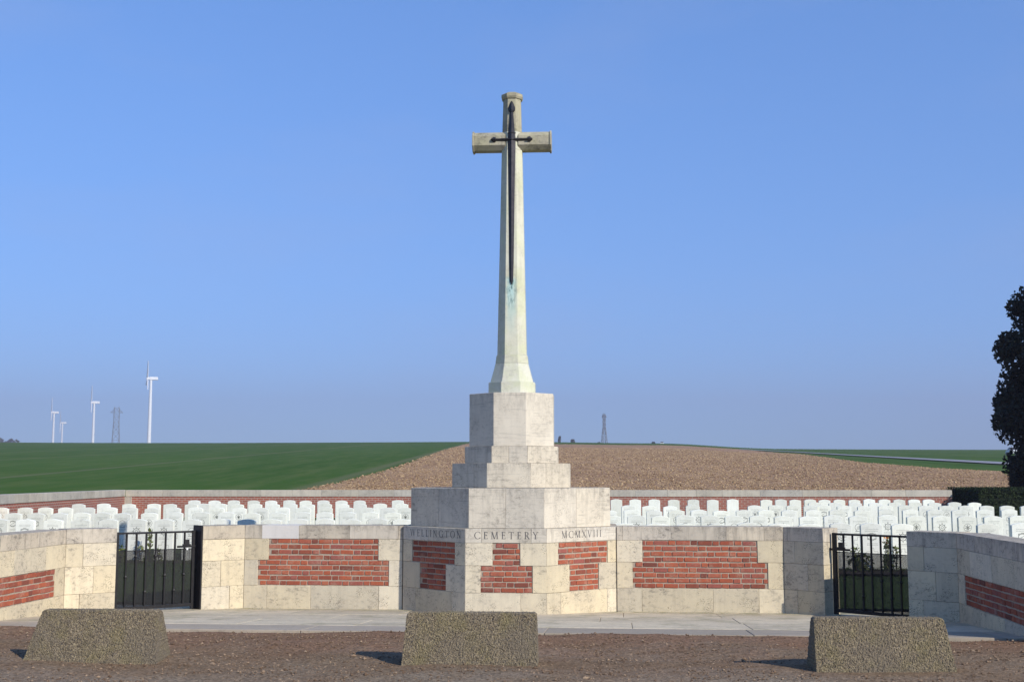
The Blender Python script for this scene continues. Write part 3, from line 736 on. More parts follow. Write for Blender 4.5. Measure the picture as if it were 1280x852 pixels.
def outer_wall(left):
    sg = -1 if left else 1
    w = thing('entrance_wall', L(sg * 6.1, -2.5), 'cream stone side wall with brick band, %s' % ('in full sun, running forward from the gate beside the field' if left else 'in shade, running forward from the gate on the hedge side'), 'wall', 'stone and brick walls around the entrance')
    A, B = (L(-G2[0], G2[1]), L(-G1[0], G1[1])) if left else (L(G1[0], G1[1]), L(G2[0], G2[1]))
    F = Frame(A, B); n = F.len
    mortar(w, F, -.1 if left else .03, n - .03 if left else n + .1, -.3, WZ[4] - .008, TH - .03)
    end = lambda j, k_: (j == k_ - 2) if left else (j == 0)
    for z0, z1, js in ((WZ[3], WZ[4], [0, n]), (WZ[2], WZ[3], [0, n * .34, n]), (WZ[1], WZ[2], [0, n * .56, n]), (WZ[0], WZ[1], [0, n * .3, n])):
        for j in range(len(js) - 1):
            block(w, F, js[j], js[j + 1], z0, z1, M['coping_stone'] if z0 == WZ[3] else M['wall_stone'], TH if (end(j, len(js)) or z0 == WZ[3]) else .2,
                  name='coping_stone' if z0 == WZ[3] else 'stone_block')
    A, B = (L(-G2[0], SV), L(-G2[0], G2[1])) if left else (L(G2[0], G2[1]), L(G2[0], SV))
    F = Frame(A, B); n = F.len
    mortar(w, F, .03 if left else -.1, n + .1 if left else n - .03, -.3, WZ[4] - .009, TH - .02)
    q = (lambda x: n - x) if left else (lambda x: x)
    def seg(xs_, z0, z1, mt, nm, th):
        for a, b2 in zip(xs_, xs_[1:]):
            a2, b3 = sorted((q(a), q(b2))); block(w, F, a2, b3, z0, z1, mt, th, name=nm)
    seg([0, .8, 1.75, 2.5, n], WZ[3], WZ[4], M['coping_stone'], 'coping_stone', TH)
    seg([0, .55, 1.4, 2.2, n], WZ[2], WZ[3], M['wall_stone'], 'stone_block', .2)
    seg([0, .28], WZ[1], WZ[2], M['wall_stone'], 'stone_block', .2); seg([n - .45, n], WZ[1], WZ[2], M['wall_stone'], 'stone_block', TH)
    a, b2 = sorted((q(.28), q(n - .45))); brick_panel(w, F, a, b2, WZ[1], WZ[2], 5)
    seg([0, .9, 1.8, n], WZ[0], WZ[1], M['wall_stone'], 'stone_block', .2)
outer_wall(True); outer_wall(False)

# ------------------------------------------------------------------ gates
def gate(left):
    sg = -1 if left else 1
    # hinge line at mid thickness of the splayed wall
    nrm = Vector((dl.y * -1, dl.x))      # inward for the right side: (sin, cos)
    a = Vector((EU, EV)) + nrm * .19 + dl * .03; b_ = Vector((G1[0], G1[1])) + nrm * .19 - dl * .03
    if left: A, B = L(-b_.x, b_.y), L(-a.x, a.y)
    else: A, B = L(a.x, a.y), L(b_.x, b_.y)
    F = Frame(A, B); n = F.len
    g_ = thing('metal_gate', F.w(n / 2, 0, 0), 'black iron bar gate with wire mesh, beside the face cut with %s' % ('WELLINGTON' if left else 'MCMXVIII'), 'gate', 'black iron gates')
    g_.rotation_euler = (0, 0, F.rot)
    h = n / 2; z0, z1 = 0.06, 1.145
    def part(name, fn, mat=M['iron'], par=g_):
        bm = bmesh.new(); fn(bm); bmesh.ops.recalc_face_normals(bm, faces=bm.faces); return link(name, from_bm(name, bm), mat, par, (0, 0, 0))
    part('top_rail', lambda bm: box_bm(bm, -h + .02, h - .02, -.014, .014, z1 - .028, z1))
    part('bottom_rail', lambda bm: box_bm(bm, -h + .02, h - .02, -.017, .017, z0, z0 + .045))
    latch = 1 if left else -1
    for e in (-1, 1):
        wd = .028
        part('stile', lambda bm: box_bm(bm, e * (h - .03) - wd, e * (h - .03) + wd, -.02, .02, z0 - .03, z1 + .004))
    nb = 8
    for i in range(1, nb):
        x = -h + .03 + (2 * h - .06) * i / nb
        o = part('bar', lambda bm: beam_bm(bm, (x, 0, z0 + .02), (x, 0, z1 - .01), .0165, 6))
        zz = (.80, .52)[i % 2] if i % 3 else .30
        part('collar', lambda bm: loft_bm(bm, [[(x + math.cos(t * math.pi / 3) * r_, math.sin(t * math.pi / 3) * r_, zz + dz) for t in range(6)] for r_, dz in ((.012, -.03), (.026, 0), (.012, .03))]), par=o)
    def mesh(bm):
        p_ = .0125; wv_ = .0066; x0, x1, ya, yb = -h + .05, h - .05, z0 + .04, .885
        i = x0
        while i < x1:
            vs2 = [bm.verts.new(c) for c in ((i, .019, ya), (i + wv_, .019, ya), (i + wv_, .019, yb), (i, .019, yb))]; bm.faces.new(vs2); i += p_
        i = ya
        while i < yb:
            vs2 = [bm.verts.new(c) for c in ((x0, .0205, i), (x1, .0205, i), (x1, .0205, i + wv_), (x0, .0205, i + wv_))]; bm.faces.new(vs2); i += p_
    stuff(part('wire_mesh', mesh))
    part('mesh_edge', lambda bm: box_bm(bm, -h + .05, h - .05, .016, .022, .882, .890))
    x = latch * (h - .03)
    lt = part('latch', lambda bm: (box_bm(bm, min(x - latch * .26, x + latch * .06), max(x - latch * .26, x + latch * .06), -.034, -.018, .905, .935)))
    part('latch_box', lambda bm: (box_bm(bm, x - latch * .12 - .035, x - latch * .12 + .035, -.045, -.015, .94, 1.02), box_bm(bm, x - latch * .12 - .06, x - latch * .12 + .06, -.042, -.016, .93, .955)), par=lt)
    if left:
        part('jamb_shade_plate', lambda bm: box_bm(bm, h + .004, h + .022, -.20, .10, -.02, 1.222))  # added black plate standing in for deep shade on the wall's end face
        part('tag_plate', lambda bm: box_bm(bm, h - .15, h - .125, -.03, -.024, .87, .90), M['turbine'])
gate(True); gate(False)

# ------------------------------------------------------------------ concrete blocks on the lay-by
def hnoise(i, j, k_):
    n = (i * 374761393 + j * 668265263 + k_ * 2147483647) & 0xffffffff
    n = ((n ^ (n >> 13)) * 1274126177) & 0xffffffff
    return ((n ^ (n >> 16)) & 0xffff) / 65535.0
def bollard(p0, p1, inl, inr, label, h=.475, dep=.43, rnd=.05):
    A = Vector((p0[0], p0[1], 0)); B = Vector((p1[0], p1[1], 0)); F = Frame(A, B); w = F.len
    nx, nz, ny = 120, 44, 12
    zb = 0.215
    def prof(f):     # outline from front bottom, over the top, to back bottom: returns (t,z)
        # front slope, rounded shoulder, top, back slope
        pts_ = [(0.0, 0.0), (.142, h - .012), (.147, h - .004), (.155, h), (.27, h), (.278, h - .004), (.283, h - .012), (dep, 0.0)]
        ln = [0]
        for a, b2 in zip(pts_, pts_[1:]): ln.append(ln[-1] + math.hypot(b2[0] - a[0], b2[1] - a[1]))
        d = f * ln[-1]
        for i in range(len(ln) - 1):
            if d <= ln[i + 1] + 1e-9:
                t = (d - ln[i]) / (ln[i + 1] - ln[i]); return (pts_[i][0] + (pts_[i + 1][0] - pts_[i][0]) * t, pts_[i][1] + (pts_[i + 1][1] - pts_[i][1]) * t)
        return pts_[-1]
    bm = bmesh.new(); m_ = 100; grid = []
    for j in range(m_ + 1):
        t, z = prof(j / m_); rw = []
        for i in range(nx + 1):
            f = i / nx; s0 = inl * z / h; s1 = w - inr * z / h
            # soften the top corners
            e = min(f, 1 - f) * w; drop = 0
            if e < .03 and z > h - .04: drop = (.03 - e) ** 2 / .03 * .5
            a = .0055 * (hnoise(i, j, 1) - .5) * 2
            rw.append(bm.verts.new((s0 + (s1 - s0) * f + (random.uniform(-.003, .003)), t - a * .8 * (1 if j < m_ / 2 else -1), max(0, z - drop) + a * .5)))
        grid.append(rw)
    for j in range(m_):
        for i in range(nx): bm.faces.new((grid[j][i], grid[j][i + 1], grid[j + 1][i + 1], grid[j + 1][i]))
    # ends
    for i, flip in ((0, 1), (nx, 0)):
        c = [grid[j][i] for j in range(m_ + 1)]
        for j in range(m_ // 2):
            q = [c[j], c[j + 1], c[m_ - j - 1], c[m_ - j]]
            if len(set(q)) < 4: q = q[:3]
            try: bm.faces.new(q if not flip else q[::-1])
            except ValueError: pass
    bmesh.ops.recalc_face_normals(bm, faces=bm.faces)
    o = link('concrete_block', from_bm('concrete_block', bm), M['aggregate'], None, F.w(0, 0, zb), F.rot)
    tag(o, label, 'concrete block', 'concrete blocks along the lay-by')
bollard((-4.485, 11.236), (-3.24, 11.187), .11, .05, 'rough pebbled concrete block with both ends sloping, in front of the WELLINGTON side gate')
bollard((-.997, 11.021), (.225, 10.951), .03, .01, 'rough pebbled concrete block with upright ends, in front of the cross')
bollard((2.625, 10.60), (3.83, 10.555), .02, .06, 'rough pebbled concrete block showing a shaded end, before the MCMXVIII side gate')

# ------------------------------------------------------------------ headstones
def stone_mesh(w=.38, h=.86, t=.088):
    bm = bmesh.new(); n = 10; r = .50
    pts_ = [(-w / 2, 0), (w / 2, 0)]
    for i in range(n + 1):
        x = w / 2 - w * i / n; pts_.append((x, h - (r - math.sqrt(r * r - x * x))))
    f = [bm.verts.new((x, 0, z)) for x, z in pts_]; b_ = [bm.verts.new((x, t, z)) for x, z in pts_]; m_ = len(pts_)
    bm.faces.new(f); bm.faces.new(b_[::-1])
    for i in range(m_): bm.faces.new((f[i], b_[i], b_[(i + 1) % m_], f[(i + 1) % m_]))
    bmesh.ops.recalc_face_normals(bm, faces=bm.faces)
    bmesh.ops.bevel(bm, geom=[e for e in bm.edges if abs(e.verts[0].co.y - e.verts[1].co.y) < 1e-6], offset=.005, segments=1, affect='EDGES')
    me = from_bm('headstone', bm); me.materials.append(M['grave_stone']); return me
HS = stone_mesh()
def badge_mesh(kind):
    bm = bmesh.new()
    def ringp(r0, r1, n=18, a0=0, a1=360, cx=0, cz=.62):
        for i in range(n):
            a, b_ = (math.radians(a0 + (a1 - a0) * q / n) for q in (i, i + 1))
            bm.faces.new([bm.verts.new((cx + math.cos(t) * r, -.0012, cz + math.sin(t) * r)) for t, r in ((a, r0), (b_, r0), (b_, r1), (a, r1))])
    def poly(p): bm.faces.new([bm.verts.new((x, -.0014, z)) for x, z in p])
    def line(x0, z0, x1, z1, w=.008):
        d = Vector((x1 - x0, z1 - z0)).normalized(); nn = Vector((-d.y, d.x)) * w / 2
        poly([(x0 + nn.x, z0 + nn.y), (x0 - nn.x, z0 - nn.y), (x1 - nn.x, z1 - nn.y), (x1 + nn.x, z1 + nn.y)])
    if kind == 0:
        ringp(.082, .074)
        for i in range(7):
            a = math.radians(90 + i * 360 / 7); line(0, .62, math.cos(a) * .058, .62 + math.sin(a) * .058, .014)
        line(0, .62, 0, .55)
    elif kind == 1:
        ringp(.078, .070, a0=-60, a1=240)
        for i in range(4): line(-.05 + .01 * i, .57 + .022 * i, .03 + .012 * i, .59 + .02 * i, .007)
        line(-.07, .54, .07, .54, .012)
    elif kind == 2:
        for a in (0, 180): ringp(.07, .06, 9, a + 20, a + 160)
        line(-.075, .67, .075, .67, .009); line(-.075, .575, .075, .575, .009); line(-.075, .575, -.075, .67, .009); line(.075, .575, .075, .67, .009)
        line(-.04, .60, .04, .645, .008)
    else:
        ringp(.065, .052); ringp(.03, .02, 10)
        for i in range(8):
            a = math.radians(i * 45); line(math.cos(a) * .066, .62 + math.sin(a) * .066, math.cos(a) * .092, .62 + math.sin(a) * .092, .011)
    # rows of cut lettering, too small to read
    for z in (.75, .72, .50, .475):
        x = -.11 if z > .6 else -.09
        while x < (.11 if z > .6 else .09):
            w = random.uniform(.008, .02); line(x, z, x + w, z, .006); x += w + .007
    # plain latin cross
    for s in (((-.03, .1, -.03, .28)), ((.03, .1, .03, .28)), ((-.03, .36, -.03, .42)), ((.03, .36, .03, .42)), ((-.03, .42, .03, .42)), ((-.1, .28, -.03, .28)), ((.03, .28, .1, .28)), ((-.1, .36, -.03, .36)), ((.03, .36, .1, .36)), ((-.1, .28, -.1, .36)), ((.1, .28, .1, .36))): line(*s, w=.005)
    bmesh.ops.recalc_face_normals(bm, faces=bm.faces)
    for f in bm.faces:
        if f.normal.y > 0: f.normal_flip()
    me = from_bm('carving', bm); me.materials.append(M['carving']); return me
BADGES = [badge_mesh(i) for i in range(4)]
def place_stone(px_left, d, label, group, ground=None, carve=True, tilt=True):
    """px_left: pixel of the left edge of the face; d: depth of its row"""
    Y = (d + .1) / .9935
    for _ in range(3):
        X = (px_left - CX) / FPX * d; v = vloc(X, Y); 
    X += .19 * math.cos(YAW)
    zg = lawn_z(vloc(X, Y)) if ground is None else ground
    o = bpy.data.objects.new('headstone', HS); col.objects.link(o)
    o.location = (X, Y, zg - .05 + random.uniform(-.012, .012)); o.rotation_euler = (random.uniform(-.012, .012), random.uniform(-.008, .008), (-YAW if px_left < 640 else -R(1.5)) + random.uniform(-.02, .02))
    tag(o, label, 'headstone', group)
    if carve:
        c = bpy.data.objects.new('carving', random.choice(BADGES)); col.objects.link(c); c.parent = o; c['kind'] = 'stuff'
    return o
ORD = 'first second third fourth fifth sixth seventh eighth ninth tenth eleventh twelfth thirteenth fourteenth fifteenth sixteenth seventeenth eighteenth nineteenth twentieth'.split()
rowname = ['front', 'second', 'third', 'fourth', 'fifth', 'back']
def rows(side, data, where, names):
    for nm, (d, pxs) in zip(names, data):
        for i_, q in enumerate(sorted(pxs, key=lambda x: abs(x - 640))):
            lab = 'white headstone, %s from the cross in the %s row, %s' % (ORD[i_], nm, where)
            place_stone(q, d, lab, '%s row of headstones, %s' % (nm, where), carve=d < 34)
def lat(a, b, n, skip=()): return [a + (b - a) * i / (n - 1) for i in range(n) if i not in skip]
rows('R', [
    (21.4, [768, 807.5, 845.8, 884, 922, 960.9, 999.2, 1037.6, 1076.3, 1115.2, 1221.6, 1265]),
    (25.1, [753.5, 784.3, 814.5, 845.2, 876.2, 906.7, 937.2, 968.3, 999.3, 1030.5, 1061.6, 1098.5, 1133.8, 1166, 1198.1, 1230.3, 1262.5]),
    (28.8, [751, 780, 808, 836, 864, 892, 920.3, 948, 977.2, 1007, 1037, 1068.2, 1098.6, 1128.7, 1159.5, 1190.3, 1221.4, 1252.3]),
    (32.5, [777, 802.8, 829.3, 857.2, 935, 961, 983.5, 1005, 1021.2, 1046.7, 1072.3, 1098.3, 1123.5, 1148.8, 1174.2, 1199.6, 1225.3, 1250.4, 1276]),
    (35.6, [1011, 1036.2, 1061.3, 1086.5, 1111, 1136.4, 1160.6, 1185.6, 1210.6]),
    (39.6, [763.6, 787, 810.8, 835.2, 859.6, 883.6, 908.9, 951, 969.3, 987, 1005.8, 1024, 1042.2, 1061.2, 1079.6, 1098.9, 1117, 1135.8, 1154]),
], 'hedge side', rowname)
rr = lambda xs_, d: [x - .38 * FPX / d for x in xs_]
rows('L', [
    (19.75, rr([33.5, -8], 19.75)),
    (23.5, rr([10, 43.6, 78.2, 112.7, 147.5, 183.3, 217.3, 252, 287, 320, 352, 385, 418, 451, 484, 515], 23.5)),
    (27.2, rr([0, 27, 55, 84.3, 112, 138, 163.5, 197, 228, 262, 293, 325, 357.6, 388, 416, 445, 473, 501], 27.2)),
    (31.0, rr([10, 39.6, 65, 90, 118, 145.7, 171.6, 199, 225.4, 252.8, 280.5, 307.9, 335.3, 362, 388, 415, 442, 468, 494, 516], 31)),
    (34.7, rr([105.6, 137, 168.6, 200, 220.4, 247, 262, 283.5, 304.3, 327, 349, 371, 393, 414, 436, 458, 483, 510], 34.7)),
    (38.6, [235, 260, 284.5, 308.9, 331.2, 353.6, 374.5, 396.4, 419, 442, 489.7]),
], 'open field side', rowname)

# soil border and plants seen through the gates
bm = bmesh.new()
for u0, u1, d in ((-10.5, -3.5, 5.45), (3.0, 10.5, 4.0)):
    a = [bm.verts.new(L(u, d + dv, lawn_z(d) + .012)) for u, dv in ((u0, -.75), (u1, -.75), (u1, .35), (u0, .35))]; bm.faces.new(a)
struct(link('flower_bed', from_bm('flower_bed', bm), M['border_soil']))
def leaves_mesh(name, pts, mat, elong=2.0, tonef=None):
    """pts: (pos, size, normal or None); each leaf a folded pair of triangles"""
    V, F_, T = [], [], []
    for p, s, nr in pts:
        d = Vector((random.gauss(0, 1), random.gauss(0, 1), random.gauss(0, 1))).normalized()
        n = Vector((random.gauss(0, 1), random.gauss(0, 1), random.gauss(0, 1)))
        if nr is not None: n = n * .5 + Vector(nr) * 1.1
        sd_ = d.cross(n)
        if sd_.length < 1e-4: continue
        sd_.normalize(); o = len(V); p = Vector(p)
        V += [p - d * s * elong * .5, p + sd_ * s * .5 + d * s * .1, p + d * s * elong * .5, p - sd_ * s * .5 + d * s * .1]
        t = random.random(); T += [t] * 4; F_.append((o, o + 1, o + 2, o + 3))
    me = bpy.data.meshes.new(name); me.from_pydata([tuple(v) for v in V], [], F_); me.update()
    at = me.attributes.new('tone', 'FLOAT', 'POINT'); at.data.foreach_set('value', T)
    me.materials.append(mat); return me
def plant(px, d, h, label, flower=False, spread=.12, n=70):
    Y = (d + .1) / .9935; X = (px - CX) / FPX * d; z = lawn_z(vloc(X, Y)) + .012
    t = thing('border_plant', (X, Y, z), label, 'plant', 'plants in the flower border')
    pts_ = []
    for i in range(n):
        f = random.random(); a = random.uniform(0, 6.28); r = spread * (1 - .6 * f) * math.sqrt(random.random())
        pts_.append(((math.cos(a) * r, math.sin(a) * r, f * h), random.uniform(.02, .045), None))
    link('foliage', leaves_mesh('foliage', pts_, M['leaf_plant'], 2.6), None, t, (0, 0, 0))
    bm = bmesh.new()
    for i in range(5): beam_bm(bm, (0, 0, 0), (random.uniform(-1, 1) * spread * .6, random.uniform(-1, 1) * spread * .6, h * random.uniform(.7, 1)), .005, 4)
    link('stem', from_bm('stem', bm), M['leaf_plant'] if False else M['bark'], t, (0, 0, 0))
    if flower:
        pts_ = [((random.gauss(0, .04), random.gauss(0, .04), h * random.uniform(.85, 1.05)), .035, None) for _ in range(16)]
        link('blossom', leaves_mesh('blossom', pts_, M['petal'], 1.2), None, t, (0, 0, 0))
pl = 'behind the gate on the WELLINGTON side'; pr = 'behind the gate on the MCMXVIII side'
plant(153, 23.0, .32, 'low leafy clump beside the hinge bar ' + pl); plant(177, 23.0, .36, 'thin twiggy plant with bare shoots ' + pl, n=30)
plant(188, 23.15, .62, 'tallest yellow-green plant between two headstones ' + pl, spread=.07, n=60); plant(199, 23.0, .26, 'low dark clump at a headstone foot ' + pl, n=60)
plant(1068, 20.95, .40, 'dark bushy plant nearest the latch ' + pr, spread=.2, n=120); plant(1080, 21.0, .30, 'low spreading plant between two others ' + pr, spread=.2, n=90)
plant(1108, 21.0, .55, 'upright plant topped with orange blooms ' + pr, True, .10, 90); plant(1119, 21.0, .42, 'leafy plant next to the one in bloom ' + pr)
# grass inside the gates
pts = []
V, F_, T = [], [], []
for side in (-1, 1):
    for i in range(16000):
        v = random.uniform(.5, 6.8); u = side * random.uniform(3.6, 9.2) 
        p = L(u, v, lawn_z(v)); h = random.uniform(.03, .06); a = random.uniform(0, 6.28); w = .006; lx, ly = random.gauss(0, .02), random.gauss(0, .02)
        o = len(V); ca, sa = math.cos(a) * w, math.sin(a) * w
        V += [(p.x - ca, p.y - sa, p.z), (p.x + ca, p.y + sa, p.z), (p.x + lx, p.y + ly, p.z + h)]; F_.append((o, o + 1, o + 2)); T += [random.random()] * 3
me = bpy.data.meshes.new('grass'); me.from_pydata(V, [], F_); me.update(); at = me.attributes.new('tone', 'FLOAT', 'POINT'); at.data.foreach_set('value', T)
stuff(link('grass', me, M['grass_blade']))['label'] = 'short mown grass of the cemetery lawn'

# ------------------------------------------------------------------ far walls
def far_wall(A, B, ztop, zbot, label, th=.4, pier=None):
    w = thing('boundary_wall', (A + B) / 2, label, 'wall', 'low brick walls around the graves'); w.location.z = 0
    F = Frame(A, B); n = F.len; loc = F.o - w.location
    bm = bmesh.new(); uvl = bm.loops.layers.uv.new('UVMap'); prism_bm(bm, [(0, .02), (n, .02), (n, th - .02), (0, th - .02)], zbot, ztop - .255)
    for f in bm.faces:
        for l in f.loops: l[uvl].uv = (l.vert.co.x + l.vert.co.y, l.vert.co.z - ztop)
    link('brickwork', from_bm('brickwork', bm), M['far_brick'], w, loc, F.rot)
    s = 0.0
    while s < n - .05:
        e = min(n, s + random.uniform(.85, 1.6))
        if n - e < .4: e = n
        block(w, F, s, e, ztop - .25, ztop, M['far_coping'], th, name='coping_stone', bev=.012); s = e
    return w, F
r = ray(157, 612); t = 46.0 / r.y; cl = EYEP + r * t
r = ray(1190, 612.8); t = 45.2 / r.y; crn = EYEP + r * t
w1, F1 = far_wall(Vector((cl.x + .004, cl.y, 0)), Vector((crn.x, crn.y, 0)), cl.z, -.1, 'long low brick wall with stone coping between the graves and the ploughed field')
ds = Vector((-13.3, 31.5, 0)); dirn = (ds - Vector((cl.x, cl.y, 0))).normalized()
w2, F2 = far_wall(Vector((cl.x, cl.y, 0)) + dirn * 31, Vector((cl.x, cl.y, 0)), cl.z + .01, -.1, 'brick side wall with stone coping running along the green field')
block(w2, Frame(Vector((cl.x - .02, cl.y - .02, 0)), Vector((cl.x + .26, cl.y - .04, 0))), 0, .27, -.1, cl.z - .26, M['far_coping'], .4, name='corner_pier')

# ------------------------------------------------------------------ hedges and trees
def hedge(name, x0, x1, y0, y1, z0, z1, label, nleaf, mat, group=None):
    c = Vector(((x0 + x1) / 2, (y0 + y1) / 2, z0)); t = thing(name, c, label, 'hedge', group)
    bm = bmesh.new(); ins = .06
    box_bm(bm, x0 - c.x + ins, x1 - c.x - ins, y0 - c.y + ins, y1 - c.y - ins, 0, z1 - z0 - ins)
    bmesh.ops.subdivide_edges(bm, edges=bm.edges[:], cuts=6, use_grid_fill=True)
    for v in bm.verts: v.co += Vector((random.uniform(-.03, .03), random.uniform(-.03, .03), random.uniform(-.03, .03)))
    at_ = from_bm('twig_core', bm); link('twig_core', at_, M['leaf_core'], t, (0, 0, 0))
    pts_ = []
    ax = (x1 - x0) * (z1 - z0); ay = (y1 - y0) * (z1 - z0); at2 = (x1 - x0) * (y1 - y0); tot = ax + 2 * ay + at2
    for i in range(nleaf):
        q = random.random() * tot; j = random.uniform(-.07, .04)
        if q < ax: p = (random.uniform(x0, x1), y0 + .02 - j, random.uniform(z0, z1)); nr = (0, -1, 0)
        elif q < ax + ay: p = (x0 + .02 - j, random.uniform(y0, y1), random.uniform(z0, z1)); nr = (-1, 0, 0)
        elif q < ax + 2 * ay: p = (x1 - .02 + j, random.uniform(y0, y1), random.uniform(z0, z1)); nr = (1, 0, 0)
        else: p = (random.uniform(x0, x1), random.uniform(y0, y1), z1 - .02 + j); nr = (0, 0, 1)
        pts_.append((Vector(p) - c, random.uniform(.03, .055), nr))
    link('foliage', leaves_mesh('foliage', pts_, mat, 1.7), None, t, (0, 0, 0))
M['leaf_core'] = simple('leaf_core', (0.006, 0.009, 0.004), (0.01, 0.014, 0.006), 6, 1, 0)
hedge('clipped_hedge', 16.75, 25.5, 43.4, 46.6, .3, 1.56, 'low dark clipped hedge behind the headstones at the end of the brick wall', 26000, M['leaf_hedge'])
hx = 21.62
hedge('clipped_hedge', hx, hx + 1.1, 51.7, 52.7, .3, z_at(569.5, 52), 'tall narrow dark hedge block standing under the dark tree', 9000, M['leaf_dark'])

def tree(name, base, height, r, label, mat, nl, size, bottom=.12, clumps=60, cat='tree', group=None, seed=1):
    rnd = random.Random(seed); t = thing(name, base, label, cat, group)
    bm = bmesh.new(); H_ = height
    ring = lambda z, q, dx: [Vector((dx + math.cos(a * math.pi / 4) * q, math.sin(a * math.pi / 4) * q, z)) for a in range(8)]
    loft_bm(bm, [ring(0, r * .085, 0), ring(H_ * .3, r * .065, .05), ring(H_ * .7, r * .035, .1), ring(H_ * .95, r * .01, .05)])
    cl_ = []
    for i in range(clumps):
        f = bottom + (1 - bottom) * rnd.random() ** .9; env = math.sin(math.pi * min(1, (f - bottom) / (1 - bottom) * .86 + .13)) ** .6
        a = rnd.uniform(0, 6.28); q = r * env * math.sqrt(rnd.uniform(.25, 1)) * .86
        c = Vector((math.cos(a) * q, math.sin(a) * q, f * H_)); cl_.append((c, r * rnd.uniform(.16, .30)))
        if i % 2 == 0: beam_bm(bm, (0, 0, max(.5, c.z - q * .6)), c, r * .018, 5, r * .006)
    link('trunk', from_bm('trunk', bm), M['bark'], t, (0, 0, 0))
    pts_ = []
    for i in range(nl):
        c, q = cl_[i % len(cl_)]
        d = Vector((rnd.gauss(0, 1), rnd.gauss(0, 1), rnd.gauss(0, .8))).normalized() * q * rnd.random() ** .45
        pts_.append((c + d, size * rnd.uniform(.7, 1.4), d.normalized()))
    link('crown', leaves_mesh('crown', pts_, mat, 1.5), None, t, (0, 0, 0))
    return t
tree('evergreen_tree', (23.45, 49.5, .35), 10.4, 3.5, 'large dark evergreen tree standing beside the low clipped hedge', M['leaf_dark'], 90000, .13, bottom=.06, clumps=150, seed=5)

# far trees along the skyline
def far_tree(px, py_top, d, wpx, label, kind='far_tree'):
    X = (px - CX) / FPX * d; zt = EYE + (YH - py_top) / FPX * d; zb = terr(X, d) - .3
    tree(kind, (X, d, zb), max(3, zt - zb), wpx / FPX * d / 2, label, M['leaf_far'], 2200, max(.25, d / 1500 * 1.5), bottom=.0, clumps=40, group='trees on the skyline', seed=int(px))
far_tree(699.5, 545.5, 900, 5, 'slim hazy tree on the skyline against the pedestal edge')
far_tree(716, 549, 900, 9, 'rounded hazy tree on the skyline between the cross and the pylon')
far_tree(748, 552.5, 900, 6, 'small hazy bush at the foot of the lone pylon')
for i, (px, w) in enumerate(((2, 18), (9, 15), (16, 16), (23, 12), (-6, 18))):
    far_tree(px, 549.6 + .5 * (i % 2), 1100, w, 'hazy tree in the far clump at the edge of the green field')

# ------------------------------------------------------------------ wind turbines, pylons, cars
def turbine(px, hub_py, phi, label, hubz=112.0, Lb=25.0, yaw=R(70)):
    d = (hubz - EYE) / ((YH - hub_py) / FPX); X = (px - CX) / FPX * d; zb = terr(X, d)
    t = thing('wind_turbine', (X, d, zb), label, 'wind turbine', 'wind turbines beyond the field'); t.rotation_euler = (0, 0, -yaw); hh = hubz - zb
    bm = bmesh.new(); loft_bm(bm, [[(math.cos(a * math.pi / 6) * q, math.sin(a * math.pi / 6) * q, z) for a in range(12)] for z, q in ((-1, 2.3), (hh * .5, 1.9), (hh - 1.4, 1.35))])
    link('tower', from_bm('tower', bm), M['turbine'], t, (0, 0, 0))
    bm = bmesh.new(); box_bm(bm, -1.7, 1.7, -2.2, 7.5, hh - 1.5, hh + 2.0); bevel(bm, .6, 2); link('nacelle', from_bm('nacelle', bm), M['turbine'], t, (0, 0, 0))
    hub = Vector((0, -3.6, hh))
    bm = bmesh.new(); loft_bm(bm, [[hub + Vector((math.cos(a * math.pi / 5) * q, y_, math.sin(a * math.pi / 5) * q)) for a in range(10)] for y_, q in ((1.5, 1.5), (0, 1.6), (-1.2, 1.1), (-1.9, .2))]); link('hub', from_bm('hub', bm), M['turbine'], t, (0, 0, 0))
    for i in range(3):
        a = R(phi + 120 * i); ax = Vector((math.sin(a), 0, math.cos(a))); sd_ = Vector((math.cos(a), 0, -math.sin(a))); fw = Vector((0, -1, 0))
        bm = bmesh.new()
        loft_bm(bm, [[hub + ax * (Lb * f) + sd_ * (-c * .3) + fw * .3, hub + ax * (Lb * f) + fw * (th_ + .3), hub + ax * (Lb * f) + sd_ * (c * .7) + fw * .3, hub + ax * (Lb * f) - fw * (th_ - .3)] for f, c, th_ in ((.04, 1.6, .9), (.18, 3.4, .9), (.6, 2.3, .7), (.97, 1.2, .45), (1, .3, .15))])
        bmesh.ops.recalc_face_normals(bm, faces=bm.faces); link('blade', from_bm('blade', bm), M['turbine'], t, (0, 0, 0))
turbine(187.5, 473.5, 12, 'tallest white wind turbine beyond the green field', Lb=20.0)
turbine(117.5, 503.5, 8, 'white wind turbine with one blade upright, next to the lattice pylon')
turbine(67.8, 516, 5, 'white wind turbine paired with a smaller hazy one')
turbine(78.8, 529, 25, 'smallest, haziest wind turbine of the four')

